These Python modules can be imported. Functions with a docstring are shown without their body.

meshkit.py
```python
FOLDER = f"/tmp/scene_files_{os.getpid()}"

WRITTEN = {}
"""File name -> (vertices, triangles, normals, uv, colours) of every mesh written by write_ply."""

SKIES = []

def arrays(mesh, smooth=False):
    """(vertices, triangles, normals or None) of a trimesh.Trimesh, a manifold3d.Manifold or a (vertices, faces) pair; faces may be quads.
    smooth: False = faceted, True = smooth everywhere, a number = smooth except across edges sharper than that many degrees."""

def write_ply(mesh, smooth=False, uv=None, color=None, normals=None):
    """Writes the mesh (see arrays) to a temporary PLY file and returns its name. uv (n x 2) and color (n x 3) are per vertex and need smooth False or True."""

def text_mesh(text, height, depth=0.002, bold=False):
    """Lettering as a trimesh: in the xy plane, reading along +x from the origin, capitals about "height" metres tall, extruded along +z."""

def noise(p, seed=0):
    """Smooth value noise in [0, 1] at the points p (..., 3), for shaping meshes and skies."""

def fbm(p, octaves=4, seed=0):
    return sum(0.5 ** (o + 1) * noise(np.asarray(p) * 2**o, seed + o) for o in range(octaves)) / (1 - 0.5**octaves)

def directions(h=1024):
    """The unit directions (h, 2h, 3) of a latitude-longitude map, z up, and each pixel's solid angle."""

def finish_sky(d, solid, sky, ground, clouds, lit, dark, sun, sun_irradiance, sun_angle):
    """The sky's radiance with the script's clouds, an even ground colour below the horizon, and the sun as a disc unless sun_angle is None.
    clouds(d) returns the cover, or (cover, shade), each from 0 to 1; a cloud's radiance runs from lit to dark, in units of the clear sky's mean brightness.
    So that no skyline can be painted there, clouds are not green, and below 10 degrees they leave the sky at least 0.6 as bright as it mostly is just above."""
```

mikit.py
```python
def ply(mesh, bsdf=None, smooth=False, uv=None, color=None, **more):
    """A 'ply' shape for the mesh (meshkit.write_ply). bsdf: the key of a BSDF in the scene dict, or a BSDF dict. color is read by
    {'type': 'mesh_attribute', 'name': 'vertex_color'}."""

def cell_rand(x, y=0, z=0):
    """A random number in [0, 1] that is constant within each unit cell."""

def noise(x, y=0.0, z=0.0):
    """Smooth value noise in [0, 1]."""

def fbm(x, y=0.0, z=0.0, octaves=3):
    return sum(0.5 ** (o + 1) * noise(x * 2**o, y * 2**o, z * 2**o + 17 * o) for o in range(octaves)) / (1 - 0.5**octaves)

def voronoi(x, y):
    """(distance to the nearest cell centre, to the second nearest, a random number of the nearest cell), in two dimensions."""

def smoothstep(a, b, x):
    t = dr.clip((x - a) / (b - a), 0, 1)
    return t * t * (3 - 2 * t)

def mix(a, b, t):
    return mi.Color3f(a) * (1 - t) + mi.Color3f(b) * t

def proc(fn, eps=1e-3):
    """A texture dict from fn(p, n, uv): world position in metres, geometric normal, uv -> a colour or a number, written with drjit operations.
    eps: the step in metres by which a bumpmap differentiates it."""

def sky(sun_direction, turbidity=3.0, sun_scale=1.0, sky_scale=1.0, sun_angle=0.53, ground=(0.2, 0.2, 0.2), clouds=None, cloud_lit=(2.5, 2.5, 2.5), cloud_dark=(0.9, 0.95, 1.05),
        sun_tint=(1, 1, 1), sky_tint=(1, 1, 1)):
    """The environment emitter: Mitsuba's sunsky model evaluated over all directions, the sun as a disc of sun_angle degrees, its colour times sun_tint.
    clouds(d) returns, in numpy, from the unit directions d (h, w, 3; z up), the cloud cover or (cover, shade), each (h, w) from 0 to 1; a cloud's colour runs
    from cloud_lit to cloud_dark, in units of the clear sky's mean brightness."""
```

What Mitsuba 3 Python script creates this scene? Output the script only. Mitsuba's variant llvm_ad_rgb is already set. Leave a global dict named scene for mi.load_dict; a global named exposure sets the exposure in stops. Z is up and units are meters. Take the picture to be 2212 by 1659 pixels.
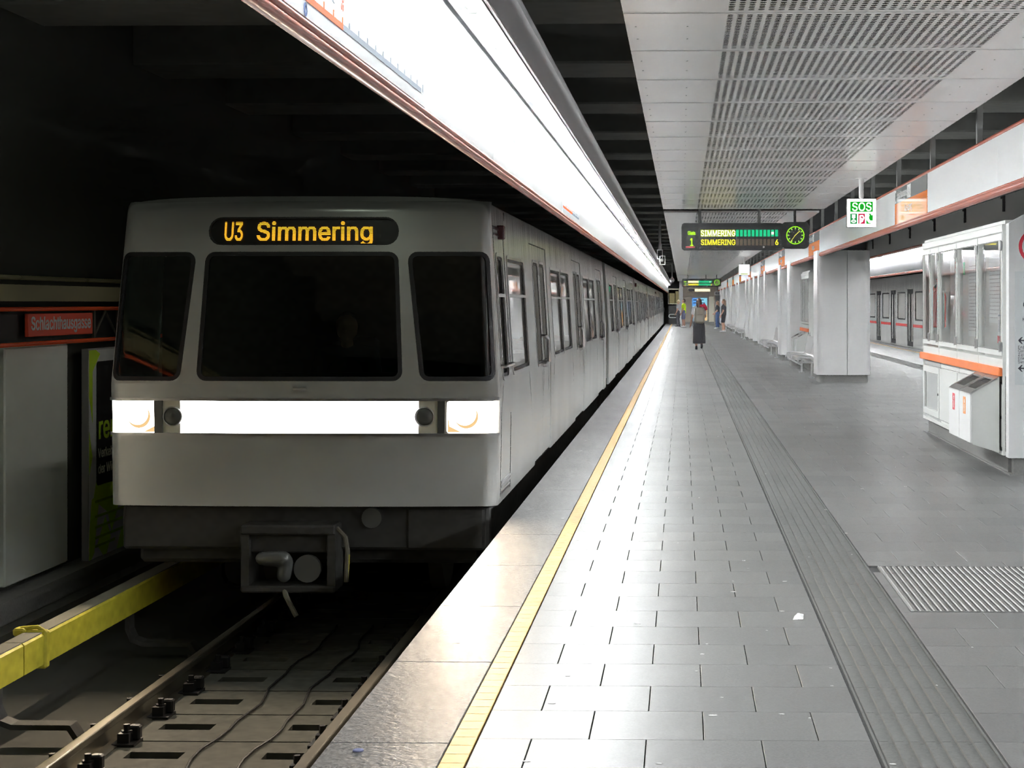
import math, random
import numpy as np, trimesh, drjit as dr, mitsuba as mi, mikit, meshkit
import manifold3d as m3
from shapely.geometry import Polygon, box as sbox, Point, LineString
from shapely.ops import unary_union
from shapely import affinity
from mikit import proc, noise, fbm, voronoi, smoothstep, mix, cell_rand

random.seed(7); np.random.seed(7)
T = mi.ScalarTransform4f
scene, labels = {}, {}

# ------------------------------------------------------------------ camera, light levels, exposure
EYE, YAW, F = 1.52, math.radians(1.5), 3600.0          # eye height over the platform, turn to the left of the track axis, focal length in pixels of 2212
PPX = 1474 - F * math.tan(YAW)
scene['camera'] = {'type': 'perspective', 'fov_axis': 'x', 'fov': 2 * math.degrees(math.atan(1106 / F)), 'near_clip': 0.05, 'far_clip': 500.0,
                   'principal_point_offset_x': (1106 - PPX) / 2212, 'principal_point_offset_y': (829.5 - 655) / 1659,
                   'to_world': T().look_at(origin=[0, 0, EYE], target=[-math.sin(YAW), math.cos(YAW), EYE], up=[0, 0, 1])}
exposure = 2.85
TUBE = [35.6, 36.4, 36.2]      # radiance of the fluorescent tubes
HEAD = 3.8                     # headlight spots

# ------------------------------------------------------------------ materials
def rgb(*c): return {'type': 'rgb', 'value': list(c)}
def pr(name, color, rough=0.5, metal=0.0, spec=0.5, two=True, **k):
    d = {'type': 'principled', 'base_color': rgb(*color) if isinstance(color, (tuple, list)) else color, 'roughness': rough, 'metallic': metal, 'specular': spec, **k}
    scene[name] = {'type': 'twosided', 'b': d} if two else d
    return name

def speck(a, b, s, amt):
    def fn(p, n, uv):
        v = fbm(p.x * s, p.y * s, p.z * s, 2); w = noise(p.x * 1.7, p.y * 1.1, 3.0)
        return mix(a, b, dr.clip(v * amt + (w - .5) * .5 + (1 - amt) * .5, 0, 1))
    return proc(fn)
def slabfn(p, n, uv):
    g = noise(p.x * 190, p.y * 190, 1.0); h = noise(p.x * 75, p.y * 75, 5.0); w = noise(p.x * 3, p.y * 2, 9.0)
    c = mix((.012, .012, .012), (.078, .075, .073), smoothstep(.25, .85, g * .6 + h * .4))
    return c * (.8 + .4 * w)
def slabbump(p, n, uv): return noise(p.x * 150, p.y * 150, 1.0) * .6 + noise(p.x * 60, p.y * 60, 5.0)
for i, (a, b) in enumerate([((.098, .099, .098), (.137, .138, .137)), ((.106, .107, .106), (.144, .145, .143)), ((.092, .094, .094), (.130, .131, .130))]):
    pr(f'm_tile{i}', speck(a, b, 160, .6), .36, spec=.42)
pr('m_grout', (.03, .03, .03), .9)
pr('m_slab', proc(slabfn), .42, spec=.35)
scene['m_slab'] = {'type': 'twosided', 'b': {'type': 'bumpmap', 'scale': .0012, 't': proc(slabbump, 2e-3), 'b': scene['m_slab']['b']}}
pr('m_yellow', speck((.40, .235, .065), (.52, .32, .105), 40, .7), .5, spec=.25)
pr('m_yellow2', speck((.44, .27, .085), (.56, .35, .13), 40, .7), .5, spec=.25)
pr('m_tact', speck((.075, .078, .075), (.115, .117, .113), 120, .6), .62, spec=.3)
pr('m_panel', (.82, .84, .85), .22, spec=.5)
pr('m_fascia', (.66, .675, .685), .26, spec=.4)
pr('m_bar', (.10, .10, .105), .5)
pr('m_sheet', (.70, .74, .76), .30)
pr('m_red', (.40, .10, .06), .22, spec=.6, clearcoat=.6)
pr('m_redtube', (.95, .13, .04), .35)
pr('m_alu', (.95, .95, .95), .25, .30)
pr('m_lip', (.90, .90, .90), .3, .4)
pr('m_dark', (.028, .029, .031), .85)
pr('m_beam', speck((.15, .155, .145), (.20, .205, .19), 9, .7), .85)
pr('m_black', (.012, .012, .013), .6)
pr('m_trough', (.13, .13, .135), .5)
pr('m_troughside', (.20, .20, .21), .45)
pr('m_col', (.88, .89, .89), .34)
pr('m_base', speck((.14, .14, .135), (.20, .20, .19), 60, .7), .6)
pr('m_grey', (.22, .225, .22), .5)
pr('m_innergrey', (.48, .48, .47), .5)
pr('m_midgrey', (.42, .43, .43), .45)
pr('m_cab', (.69, .71, .69), .33)
pr('m_orange', speck((.82, .20, .055), (.90, .27, .09), 14, .7), .4)
pr('m_steel', (.62, .62, .62), .28, .9)
pr('m_mat', (.20, .20, .195), .45, .5)
pr('m_chrome', (.85, .85, .86), .12, 1.0)
def silverfn(p, n, uv):
    w = noise(p.y * 2.3, p.z * 1.2, 2.0); s = noise(p.y * 26, p.z * 1.3, 4.0)
    top_dark = smoothstep(1.75, 2.3, p.z + (s - .5) * .35)  # darker towards the roof, in uneven streaks
    return mix((.58, .59, .58), (.64, .65, .64), w) * (1 - .55 * top_dark)
pr('m_silver', proc(silverfn), .24, .22, .5)
pr('m_seam', (.05, .05, .05), .7)
pr('m_maroon', (.05, .012, .014), .4)
pr('m_rubber', (.02, .02, .022), .45)
scene['m_glass'] = {'type': 'thindielectric', 'int_ior': 1.5}
scene['m_tint'] = {'type': 'thindielectric', 'int_ior': 1.55, 'specular_transmittance': rgb(.38, .46, .43)}
pr('m_inner', (.55, .55, .53), .6)
pr('m_seat', (.40, .36, .32), .6)
pr('m_under', speck((.022, .022, .02), (.042, .04, .036), 20, .7), .7)
pr('m_couple', (.14, .145, .14), .4, .5)
pr('m_track', speck((.05, .053, .045), (.115, .118, .098), 14, .8), .8)
pr('m_rail', (.40, .37, .30), .25, .9)
pr('m_rust', (.12, .11, .085), .7)
pr('m_cover', speck((.42, .36, .03), (.62, .55, .05), 18, .8), .55)
pr('m_dust', (.16, .155, .12), .9)
pr('m_wallpanel', speck((.84, .88, .84), (.92, .95, .92), 5, .6), .45)
pr('m_wall', (.05, .052, .045), .8)
pr('m_olive', (.23, .21, .12), .7)
pr('m_white', (.78, .79, .79), .4)
pr('m_text', (.02, .02, .035), .6)
pr('m_line', (.30, .36, .43), .5)
pr('m_orangeline', (.85, .16, .03), .5)
pr('m_signred', (.88, .11, .055), .5)
pr('m_board', (.018, .019, .02), .35)
pr('m_cellgreen', (.02, .5, .22), .5)
pr('m_cellbrown', (.16, .115, .08), .5)
pr('m_green', (.30, .48, .02), .5)
pr('m_lime', (.55, .80, .03), .5)
pr('m_adgrey', (.12, .125, .13), .12)
pr('m_adorange', (.72, .16, .005), .10, spec=.7)
pr('m_extred', (.62, .015, .012), .25)
pr('m_paper', speck((.70, .74, .74), (.80, .84, .84), 30, .5), .5)
pr('m_binlabelred', (.70, .14, .17), .5)
pr('m_binlabelorange', (.80, .38, .17), .5)
pr('m_nosmoke', (.66, .045, .075), .4)
pr('m_brown', speck((.27, .23, .19), (.34, .29, .24), 3, .6), .55)
pr('m_cream', (.80, .78, .66), .5)
pr('m_off', (0, 0, 0), 1.0)
pr('m_skin', (.62, .38, .28), .55); pr('m_skin2', (.36, .20, .14), .55)
pr('m_hair', (.05, .03, .022), .5); pr('m_hair2', (.20, .12, .07), .5); pr('m_straw', (.62, .50, .32), .7)
pr('m_clothwhite', (.78, .78, .80), .8); pr('m_clothblack', (.014, .014, .017), .85); pr('m_clothdark', (.04, .04, .05), .85)
pr('m_neon', (.68, .92, .02), .7); pr('m_shorts', (.10, .11, .19), .8); pr('m_jeans', (.06, .10, .22), .8)
pr('m_bag', (.22, .21, .18), .8); pr('m_bagred', (.55, .03, .07), .7)
pr('m_graystripe', (.40, .40, .40), .6)

# ------------------------------------------------------------------ helpers
used = set()
def number(key):
    k, i = key, 0
    while k in used:
        i += 1; k = f'{key}_{i:03d}'
    used.add(k); return k
def tag(key, label=None, cat=None, group=None, kind=None):
    d = labels.setdefault(key, {})
    for a, b in (('label', label), ('category', cat), ('group', group), ('kind', kind)):
        if b: d[a] = b
    return key
def thing(name, label, cat, group=None): return tag(number(name), label, cat, group)
def struct(name, label=None): return tag(number(name), label, None, None, 'structure')
def add(key, mesh, mat, smooth=False, to=None, emit=None, w=.05, **tags):
    d = dict(mesh) if isinstance(mesh, dict) else mikit.ply(mesh, 'm_off' if emit else mat, smooth)
    if emit: d['emitter'] = {'type': 'area', 'radiance': rgb(*(emit if emit[0] > 20 else [e / 2 ** exposure for e in emit])), 'sampling_weight': w}
    if to is not None: d['to_world'] = to
    scene[key] = d
    if tags: tag(key, **tags)
    return key
def part(parent, name, mesh, mat=None, smooth=False, **k): return add(number(parent + '__' + name), mesh, mat, smooth, **k)

def bx(x0, x1, y0, y1, z0, z1):
    m = trimesh.creation.box(extents=(abs(x1 - x0), abs(y1 - y0), abs(z1 - z0))); m.apply_translation(((x0 + x1) / 2, (y0 + y1) / 2, (z0 + z1) / 2)); return m
def rb(x0, x1, y0, y1, z0, z1, r=.01):
    p = []
    for sx, X in ((1, x0), (-1, x1)):
        for sy, Y in ((1, y0), (-1, y1)):
            for sz, Z in ((1, z0), (-1, z1)):
                p += [(X, Y + sy * r, Z + sz * r), (X + sx * r, Y, Z + sz * r), (X + sx * r, Y + sy * r, Z)]
    return trimesh.convex.convex_hull(np.array(p))
def cat(*ms): return trimesh.util.concatenate([m for a in ms for m in (a if isinstance(a, (list, tuple)) else [a])])
def cyl(a, b, r, n=12):
    m = trimesh.creation.cylinder(radius=r, segment=np.array([a, b], float), sections=n); return m
def tube(pts, r, n=8):
    pts = [np.array(p, float) for p in pts]
    return cat([cyl(p, q, r, n) for p, q in zip(pts, pts[1:])] + [trimesh.creation.icosphere(subdivisions=1, radius=r).apply_translation(p) for p in pts[1:-1]])
def polys(g): return [p for p in getattr(g, 'geoms', [g]) if p.area > 1e-9 and p.geom_type == 'Polygon']
def ext(poly, t):
    return cat([trimesh.creation.extrude_polygon(p, t, engine='earcut') for p in polys(poly)])
def mapped(m, ax):
    """extruded (u,v,w) into world axes: 'x' = polygon in (y,z) extruded along x, 'y' = polygon in (x,z) extruded along y."""
    v = m.vertices.copy()
    if ax == 'x': m.vertices = v[:, [2, 0, 1]]
    elif ax == 'y': m.vertices = v[:, [0, 2, 1]]; m.faces = m.faces[:, ::-1]
    return m
def ex(poly, a, b, ax):
    m = mapped(ext(poly, abs(b - a)), ax); o = [0, 0, 0]; o['xyz'.index(ax)] = min(a, b); m.apply_translation(o); return m
def rrect(x0, x1, y0, y1, r): return sbox(x0 + r, y0 + r, x1 - r, y1 - r).buffer(r, quad_segs=5)
def place(m, o, ux, uy):
    """flat work (x right, y up, z towards the viewer) set at o with the given right and up directions."""
    ux, uy = np.array(ux, float), np.array(uy, float); M = np.eye(4); M[:3, 0], M[:3, 1], M[:3, 2], M[:3, 3] = ux, uy, np.cross(ux, uy), o
    m = m.copy(); m.apply_transform(M); return m
TO_CAM = ((1, 0, 0), (0, 0, 1)); TO_RIGHT = ((0, 1, 0), (0, 0, 1)); TO_LEFT = ((0, -1, 0), (0, 0, 1))
def txt(s, h, width=None, bold=False, depth=.002, center=False):
    m = meshkit.text_mesh(s, h, depth, bold); w = m.bounds[1][0]
    if width: m.apply_scale([width / w, 1, 1]); w = width
    if center: m.apply_translation([-w / 2, 0, 0])
    return m
def txt_poly(s, h, width=None, bold=False):
    m = txt(s, h, width, bold); top = m.face_normals[:, 2] > .5
    return unary_union([Polygon(m.vertices[f][:, :2]) for f in m.faces[top]]).buffer(1e-5)
def hull(a, ra, b, rb_, n=14):
    return m3.Manifold.batch_hull([m3.Manifold.sphere(ra, n).translate(tuple(map(float, a))), m3.Manifold.sphere(rb_, n).translate(tuple(map(float, b)))])
def blob(bones, edge=.03, it=6):
    m = m3.Manifold.batch_boolean([hull(*b) for b in bones], m3.OpType.Add).refine_to_length(edge).to_mesh()
    t = trimesh.Trimesh(m.vert_properties[:, :3], m.tri_verts, process=True)
    trimesh.smoothing.filter_taubin(t, iterations=it); return t
ORD = ['nearest', 'second', 'third', 'fourth', 'fifth', 'sixth', 'seventh', 'eighth', 'ninth', 'tenth', 'eleventh', 'twelfth', 'thirteenth', 'fourteenth', 'fifteenth', 'sixteenth', 'seventeenth']
def nth(i, what): return f'{ORD[i]} {what}' if i == 0 else f'{ORD[i]} {what} from the camera'

XC = 3.26                                     # centre line of the island platform
YEND = 121.5
# ================================================================== THE SETTING
# ---- platform floor
fl = struct('floor', 'grey tiled island platform floor')
part(fl, 'core', cat(bx(-1.20, 7.72, -3, YEND, -1.1, -.012)), 'm_grout')
PX_, PY_, R0 = .40, .405, 5.803
def tile_mesh(w, d, c=.0012):
    v = [(0, 0, -.012), (w, 0, -.012), (w, d, -.012), (0, d, -.012), (0, 0, -c), (w, 0, -c), (w, d, -c), (0, d, -c), (c, c, 0), (w - c, c, 0), (w - c, d - c, 0), (c, d - c, 0)]
    f = []
    for o in (0, 4):
        for i in range(4): j = (i + 1) % 4; f += [(o + i, o + j, o + 4 + j), (o + i, o + 4 + j, o + 4 + i)]
    f += [(8, 9, 10), (8, 10, 11)]
    return np.array(v, float), np.array(f)
fields = [(-.712, .655), (1.075, 5.445), (5.865, 7.232)]
MATX = (1.125, 3.2, 8.25, 9.68)               # the sunken grating
tile_ply, farv, farf, fn_, near = {}, [[], [], []], [[], [], []], [0, 0, 0], []
rng = random.Random(3)
for r in range(-22, 287):
    y0 = R0 + PY_ * r
    if y0 + PY_ > YEND: break
    off = -.5255 if r % 2 else -.3255
    for (fa, fb) in fields:
        k = math.floor((fa - off) / PX_)
        while off + k * PX_ < fb - .01:
            xa, xb = max(fa, off + k * PX_), min(fb, off + (k + 1) * PX_); k += 1
            if xb - xa < .03: continue
            ya, yb = y0, y0 + PY_
            if xb > MATX[0] + .02 and xa < MATX[1] - .02 and yb > MATX[2] + .02 and ya < MATX[3] - .02: 
                if ya < MATX[2] - .02: yb = MATX[2]
                elif yb > MATX[3] + .02: ya = MATX[3]
                elif xa < MATX[0] - .02: xb = MATX[0]
                else: continue
            xa += .002; xb -= .002; ya += .001; yb -= .001
            mt = rng.choice([0, 0, 1, 1, 2]); sx = 1474 + F * xa / max(y0, .1)
            if 4.9 < y0 < 15.3 and sx < 2230 and xa < 3.1 and xb < 3.25:
                near.append((xa, xb, ya, yb, mt))
            else:
                v, f = tile_mesh(xb - xa, yb - ya); farv[mt].append(v + [xa, ya, 0]); farf[mt].append(f + fn_[mt]); fn_[mt] += len(v)
for xa, xb, ya, yb, mt in near:
    kk = (round(xb - xa, 3), round(yb - ya, 3), mt)
    if kk not in tile_ply: tile_ply[kk] = mikit.ply(tile_mesh(kk[0], kk[1]), f'm_tile{mt}')
    part(fl, 'tile', tile_ply[kk], to=T().translate([xa, ya, 0]))
for mt in range(3): part(fl, 'tile_field', (np.vstack(farv[mt]), np.vstack(farf[mt])), f'm_tile{mt}', kind='stuff')
# edge slabs, yellow line, tactile strip
def edge_items(side):
    s = lambda x: x if side == 0 else 2 * XC - x
    slabs, yel, tac = [], [], []
    y = 5.74 - 1.30 * 6
    while y < YEND - .2:
        a, b = sorted((s(-1.22), s(-.805))); yy = min(y + 1.297, YEND)
        slabs.append((rb(a, b, y, yy, -.18, 0, .004), y)); y += 1.30
    y = -1.0
    while y < YEND - .12:
        a, b = sorted((s(-.802), s(-.717))); yel.append((rb(a, b, y, y + .107, -.02, .001, .002), y)); y += .11
    y = R0 - PY_ * 16
    while y < YEND - .3:
        a, b = sorted((s(.665), s(1.068))); ms = [bx(a, b, y + .001, y + PY_ - .002, -.014, -.009), bx(a, a + .009, y + .001, y + PY_ - .002, -.009, -.0005), bx(b - .009, b, y + .001, y + PY_ - .002, -.009, -.0005)]
        for i in range(7):
            c = a + .031 + i * .0545; ms.append(mapped(ext(Polygon([(c - .019, -.0095), (c + .019, -.0095), (c + .016, -.0005), (c - .016, -.0005)]), PY_ - .004), 'y').apply_translation([0, y + .001, 0]))
        tac.append((cat(ms), y)); y += PY_
    return slabs, yel, tac
for side in (0, 1):
    slabs, yel, tac = edge_items(side)
    for lst, nm, mat, lim in ((slabs, 'edge_slab', 'm_slab', (4, 34)), (yel, 'yellow_tile', 'm_yellow', (5, 10)), (tac, 'tactile_tile', 'm_tact', (4.8, 15.3))):
        rest = []
        for i, (m, y) in enumerate(lst):
            if side == 0 and lim[0] < y < lim[1]:
                part(fl, nm, m, 'm_yellow2' if nm == 'yellow_tile' and i % 3 == 0 else mat)
            else: rest.append(m)
        part(fl, nm + '_field', cat(rest), mat, kind='stuff')
# marks and litter on the floor
g = rng
bits = []
for i in range(70):
    y = 5.5 + 16 * g.random() ** 1.6; x = g.uniform(-1.15, min(2.8, .19 * y)); rr = g.uniform(.003, .010)
    if -.81 < x < -.71: continue
    bits.append(ex(Point(0, 0).buffer(1, quad_segs=3), 0, .0012, 'z').apply_transform(np.diag([rr * g.uniform(1, 2), rr, 1, 1])).apply_translation([x, y, .0004]))
part(fl, 'chewing_gum', cat(bits), 'm_graystripe', kind='stuff')
pp = trimesh.Trimesh([(0, 0, 0), (.05, -.01, .004), (.055, .035, .022), (.01, .03, .012), (.025, .015, .03)], [(0, 1, 4), (1, 2, 4), (2, 3, 4), (3, 0, 4), (0, 3, 1), (1, 3, 2)])
pp.apply_translation([.53, 8.02, .0])
add(thing('paper_scrap', 'small crumpled white paper scrap lying on the grey tiles beside the ribbed strip', 'paper scrap'), pp, 'm_white')
lid = trimesh.creation.revolve([(0, .003), (.012, .006), (.018, .004), (.019, 0), (0, 0)], sections=16); lid.apply_translation([-1.10, 5.63, .001])
add(thing('bottle_cap', 'tiny crushed bottle cap lying on the platform edge stone near the bottom of the picture', 'bottle cap'), lid, 'm_shorts', 30)

# ---- sunken grating
gr = thing('floor_grating', 'ribbed aluminium floor grating let into the platform tiles at right', 'floor grating')
part(gr, 'frame', cat(bx(1.128, 1.137, 8.255, 9.675, -.02, .001), bx(3.18, 3.195, 8.255, 9.675, -.02, .001), bx(1.137, 3.18, 8.255, 8.262, -.02, .001), bx(1.137, 3.18, 9.668, 9.675, -.02, .001), bx(1.137, 3.18, 8.262, 9.668, -.025, -.018)), 'm_grey')
n = int((3.18 - 1.14) / .034)
for (ya, yb) in ((8.266, 9.40), (9.412, 9.664)):
    sl = mapped(ext(Polygon([(0, -.017), (.024, -.017), (.024, -.004), (.019, .001), (.005, .001), (0, -.004)]), yb - ya), 'y'); d = mikit.ply(sl, 'm_mat')
    for i in range(n): part(gr, 'slat', d, to=T().translate([1.141 + i * .034, ya, 0]))

# ---- concrete ceiling with beams
ce = struct('ceiling', 'dark concrete station ceiling with cross beams')
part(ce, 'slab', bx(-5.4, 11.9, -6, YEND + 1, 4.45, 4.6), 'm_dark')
bm = mikit.ply(rb(-5.3, 11.8, 0, 1.0, 3.76, 4.5, .02), 'm_beam')
y = 13.36 - 1.0 - 3.17 * 5
while y < YEND:
    part(ce, 'beam', bm, to=T().translate([0, y, 0])); y += 3.17

# ---- suspended metal ceiling panels
CZ, CA, CB = 3.12, -.327, 2.41
def panel_mesh(octo, plen=1.362):
    P, q = .0545, .0182
    x0 = .24; ncol = 30; y0 = .045; nrow = 23
    xs, ys = x0 + ncol * P, y0 + nrow * P
    V, Fc = [], []
    def quad(a, b, c, d): 
        i = len(V); V.extend([a, b, c, d]); Fc.extend([(i, i + 2, i + 1), (i, i + 3, i + 2)])
    quad((CA, 0, 0), (x0, 0, 0), (x0, plen, 0), (CA, plen, 0)); quad((xs, 0, 0), (CB, 0, 0), (CB, plen, 0), (xs, plen, 0))
    quad((x0, 0, 0), (xs, 0, 0), (xs, y0, 0), (x0, y0, 0)); quad((x0, ys, 0), (xs, ys, 0), (xs, plen, 0), (x0, plen, 0))
    nn = 8 if octo else 4
    ang = (np.arange(nn) + .5) * 2 * np.pi / nn - np.pi if nn == 8 else np.array([-3, -1, 1, 3]) * np.pi / 4
    rad = q if octo else q * 1.2
    hole = np.stack([np.cos(ang) * rad, np.sin(ang) * rad], 1)
    cor = np.array([(-1, -1), (1, -1), (1, 1), (-1, 1)]) * P / 2
    ca = np.arctan2(cor[:, 1], cor[:, 0])
    cellf = []
    own = [int(np.argmin(np.abs(np.angle(np.exp(1j * (ca - a)))))) if nn == 4 else None for a in ang]
    if nn == 4:
        for i in range(4): j = (i + 1) % 4; cellf += [(i, 4 + j, j), (i, 4 + i, 4 + j)]
    else:
        # hole vertices go round from -157.5 degrees; each corner sees two of them
        order = [int(np.floor(((a + np.pi) % (2 * np.pi)) / (np.pi / 2))) for a in ang]
        for i in range(8):
            j = (i + 1) % 8; cellf.append((order[i], 4 + i, 4 + j))
            if order[i] != order[j]: cellf.append((order[i], 4 + j, order[j]))
    cell = np.vstack([cor, hole]); cellf = np.array(cellf)
    for c in range(ncol):
        for r in range(nrow):
            i = len(V); o = np.array([x0 + (c + .5) * P, y0 + (r + .5) * P])
            V.extend([(a[0] + o[0], a[1] + o[1], 0) for a in cell]); Fc.extend((cellf + i).tolist())
    t = .03
    for a, b in (((CA, 0), (CB, 0)), ((CB, 0), (CB, plen)), ((CB, plen), (CA, plen)), ((CA, plen), (CA, 0))):
        quad((a[0], a[1], 0), (b[0], b[1], 0), (b[0], b[1], t), (a[0], a[1], t))
    return trimesh.Trimesh(np.array(V), np.array(Fc), process=False)
sc = struct('suspended_ceiling', 'perforated aluminium ceiling panels over the platform')
pn, pf = mikit.ply(panel_mesh(True), 'm_alu'), mikit.ply(panel_mesh(False), 'm_alu')
screws = []
lipm = mikit.ply(bx(CA, CB, -.011, -.003, -.004, .02), 'm_lip')
py = 9.187 - 1.37 * 9
sections = []
while py < YEND - 1:
    if not (28.3 < py < 29.3 or 93.5 < py < 94.3):
        part(sc, 'panel', pn if py < 30 else pf, to=T().translate([0, py + .008, CZ]))
        if 4 < py < 29: part(sc, 'panel_lip', lipm, to=T().translate([0, py + .008, CZ]))
        if py < 26:
            for X in (-.27, .03, 2.05, 2.33):
                for dy in (.45, .9): screws.append(cyl((X, py + dy, CZ - .002), (X, py + dy, CZ + .004), .006, 6))
        py += 1.37
    else: py += 1.03
part(sc, 'screw', cat(screws), 'm_grey', kind='stuff')
part(sc, 'bearer', cat(bx(CA, CB, 28.36, 28.39, CZ + .03, CZ + .2), bx(CA, CB, 29.37, 29.395, CZ + .03, CZ + .2), [bx(x, x + .03, 28.39, 29.37, CZ + .04, CZ + .1) for x in (-.30, .13, 1.30, 2.36)]), 'm_black')
# the ceiling of the other half of the platform, seen only as a dark underside from here
part(sc, 'panel_field', cat([bx(2 * XC - CB, 2 * XC - CA, 0 + 1.37 * i, 1.36 + 1.37 * i, CZ, CZ + .03) for i in range(88)]), 'm_alu', kind='stuff')
part(sc, 'void_liner', bx(CA + .3, CB - .3, -4, YEND, CZ + .62, CZ + .63), 'm_black')  # black sheets added so the space behind the panel holes stays dark
part(sc, 'void_liner', bx(CA + .30, CA + .32, -4, YEND, CZ + .032, CZ + .62), 'm_black')
part(sc, 'void_liner', bx(CB - .32, CB - .30, -4, YEND, CZ + .032, CZ + .62), 'm_black')

# ---- track bed and walls
tb = struct('floor_track', 'concrete track bed in the pit beside the platform')
part(tb, 'base', bx(-5.3, -1.22, -4, YEND + 3, -1.6, -1.16), 'm_wall')
part(tb, 'base', bx(7.74, 11.9, -4, YEND + 3, -1.6, -1.1), 'm_wall')
slabp = sbox(-3.55, 0, -1.40, .63).difference(unary_union([sbox(-3.22, .26, -2.90, .40), sbox(-2.42, .26, -2.20, .40), sbox(-1.75, .26, -1.5, .40)]))
sd = mikit.ply(ex(slabp, -1.16, -1.10, 'z'), 'm_track')
for i in range(13): part(tb, 'concrete_slab', sd, to=T().translate([0, 7.95 - 2.6 + .65 * i, 0]))
part(tb, 'concrete_slab_field', cat([ex(slabp, -1.16, -1.10, 'z').apply_translation([0, 7.95 - 2.6 + .65 * i, 0]) for i in list(range(-12, 0)) + list(range(13, 178))]), 'm_track', kind='stuff')
part(tb, 'platform_wall', bx(-1.215, -1.19, -3, YEND, -1.2, -.181), 'm_dark')
wl = struct('wall_left', 'dark tunnel side wall behind the train')
part(wl, 'backing', bx(-5.35, -5.16, -4, YEND + 3, -1.6, 4.6), 'm_wall')
part(wl, 'ledge', cat(bx(-5.16, -4.86, -4, YEND, -1.3, -.86), bx(-5.16, -5.0, -4, YEND, -.86, -.69), bx(-5.16, -4.93, -4, YEND, -.72, -.66)), 'm_base')
pm = mikit.ply(rb(-5.15, -5.09, 0, 1.28, -.62, 1.185, .012), 'm_wallpanel')
for yy in (9.5, 10.95, 12.40, 17.0, 18.45, 19.9, 21.35): part(wl, 'panel', pm, to=T().translate([0, yy, 0]))
part(wl, 'cornice', bx(-5.16, -4.98, 6, 40, 1.535, 1.66), 'm_olive')
part(wl, 'pipe', cat([cyl((-5.05, a, 1.715), (-5.05, a + 1.36, 1.715), .018) for a in np.arange(7, 40, 1.4)]), 'm_olive', 30)
wr = struct('wall_right', 'dark side wall behind the far track')
part(wr, 'backing', bx(11.62, 11.8, -4, YEND + 3, -1.6, 4.6), 'm_wall')

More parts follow.
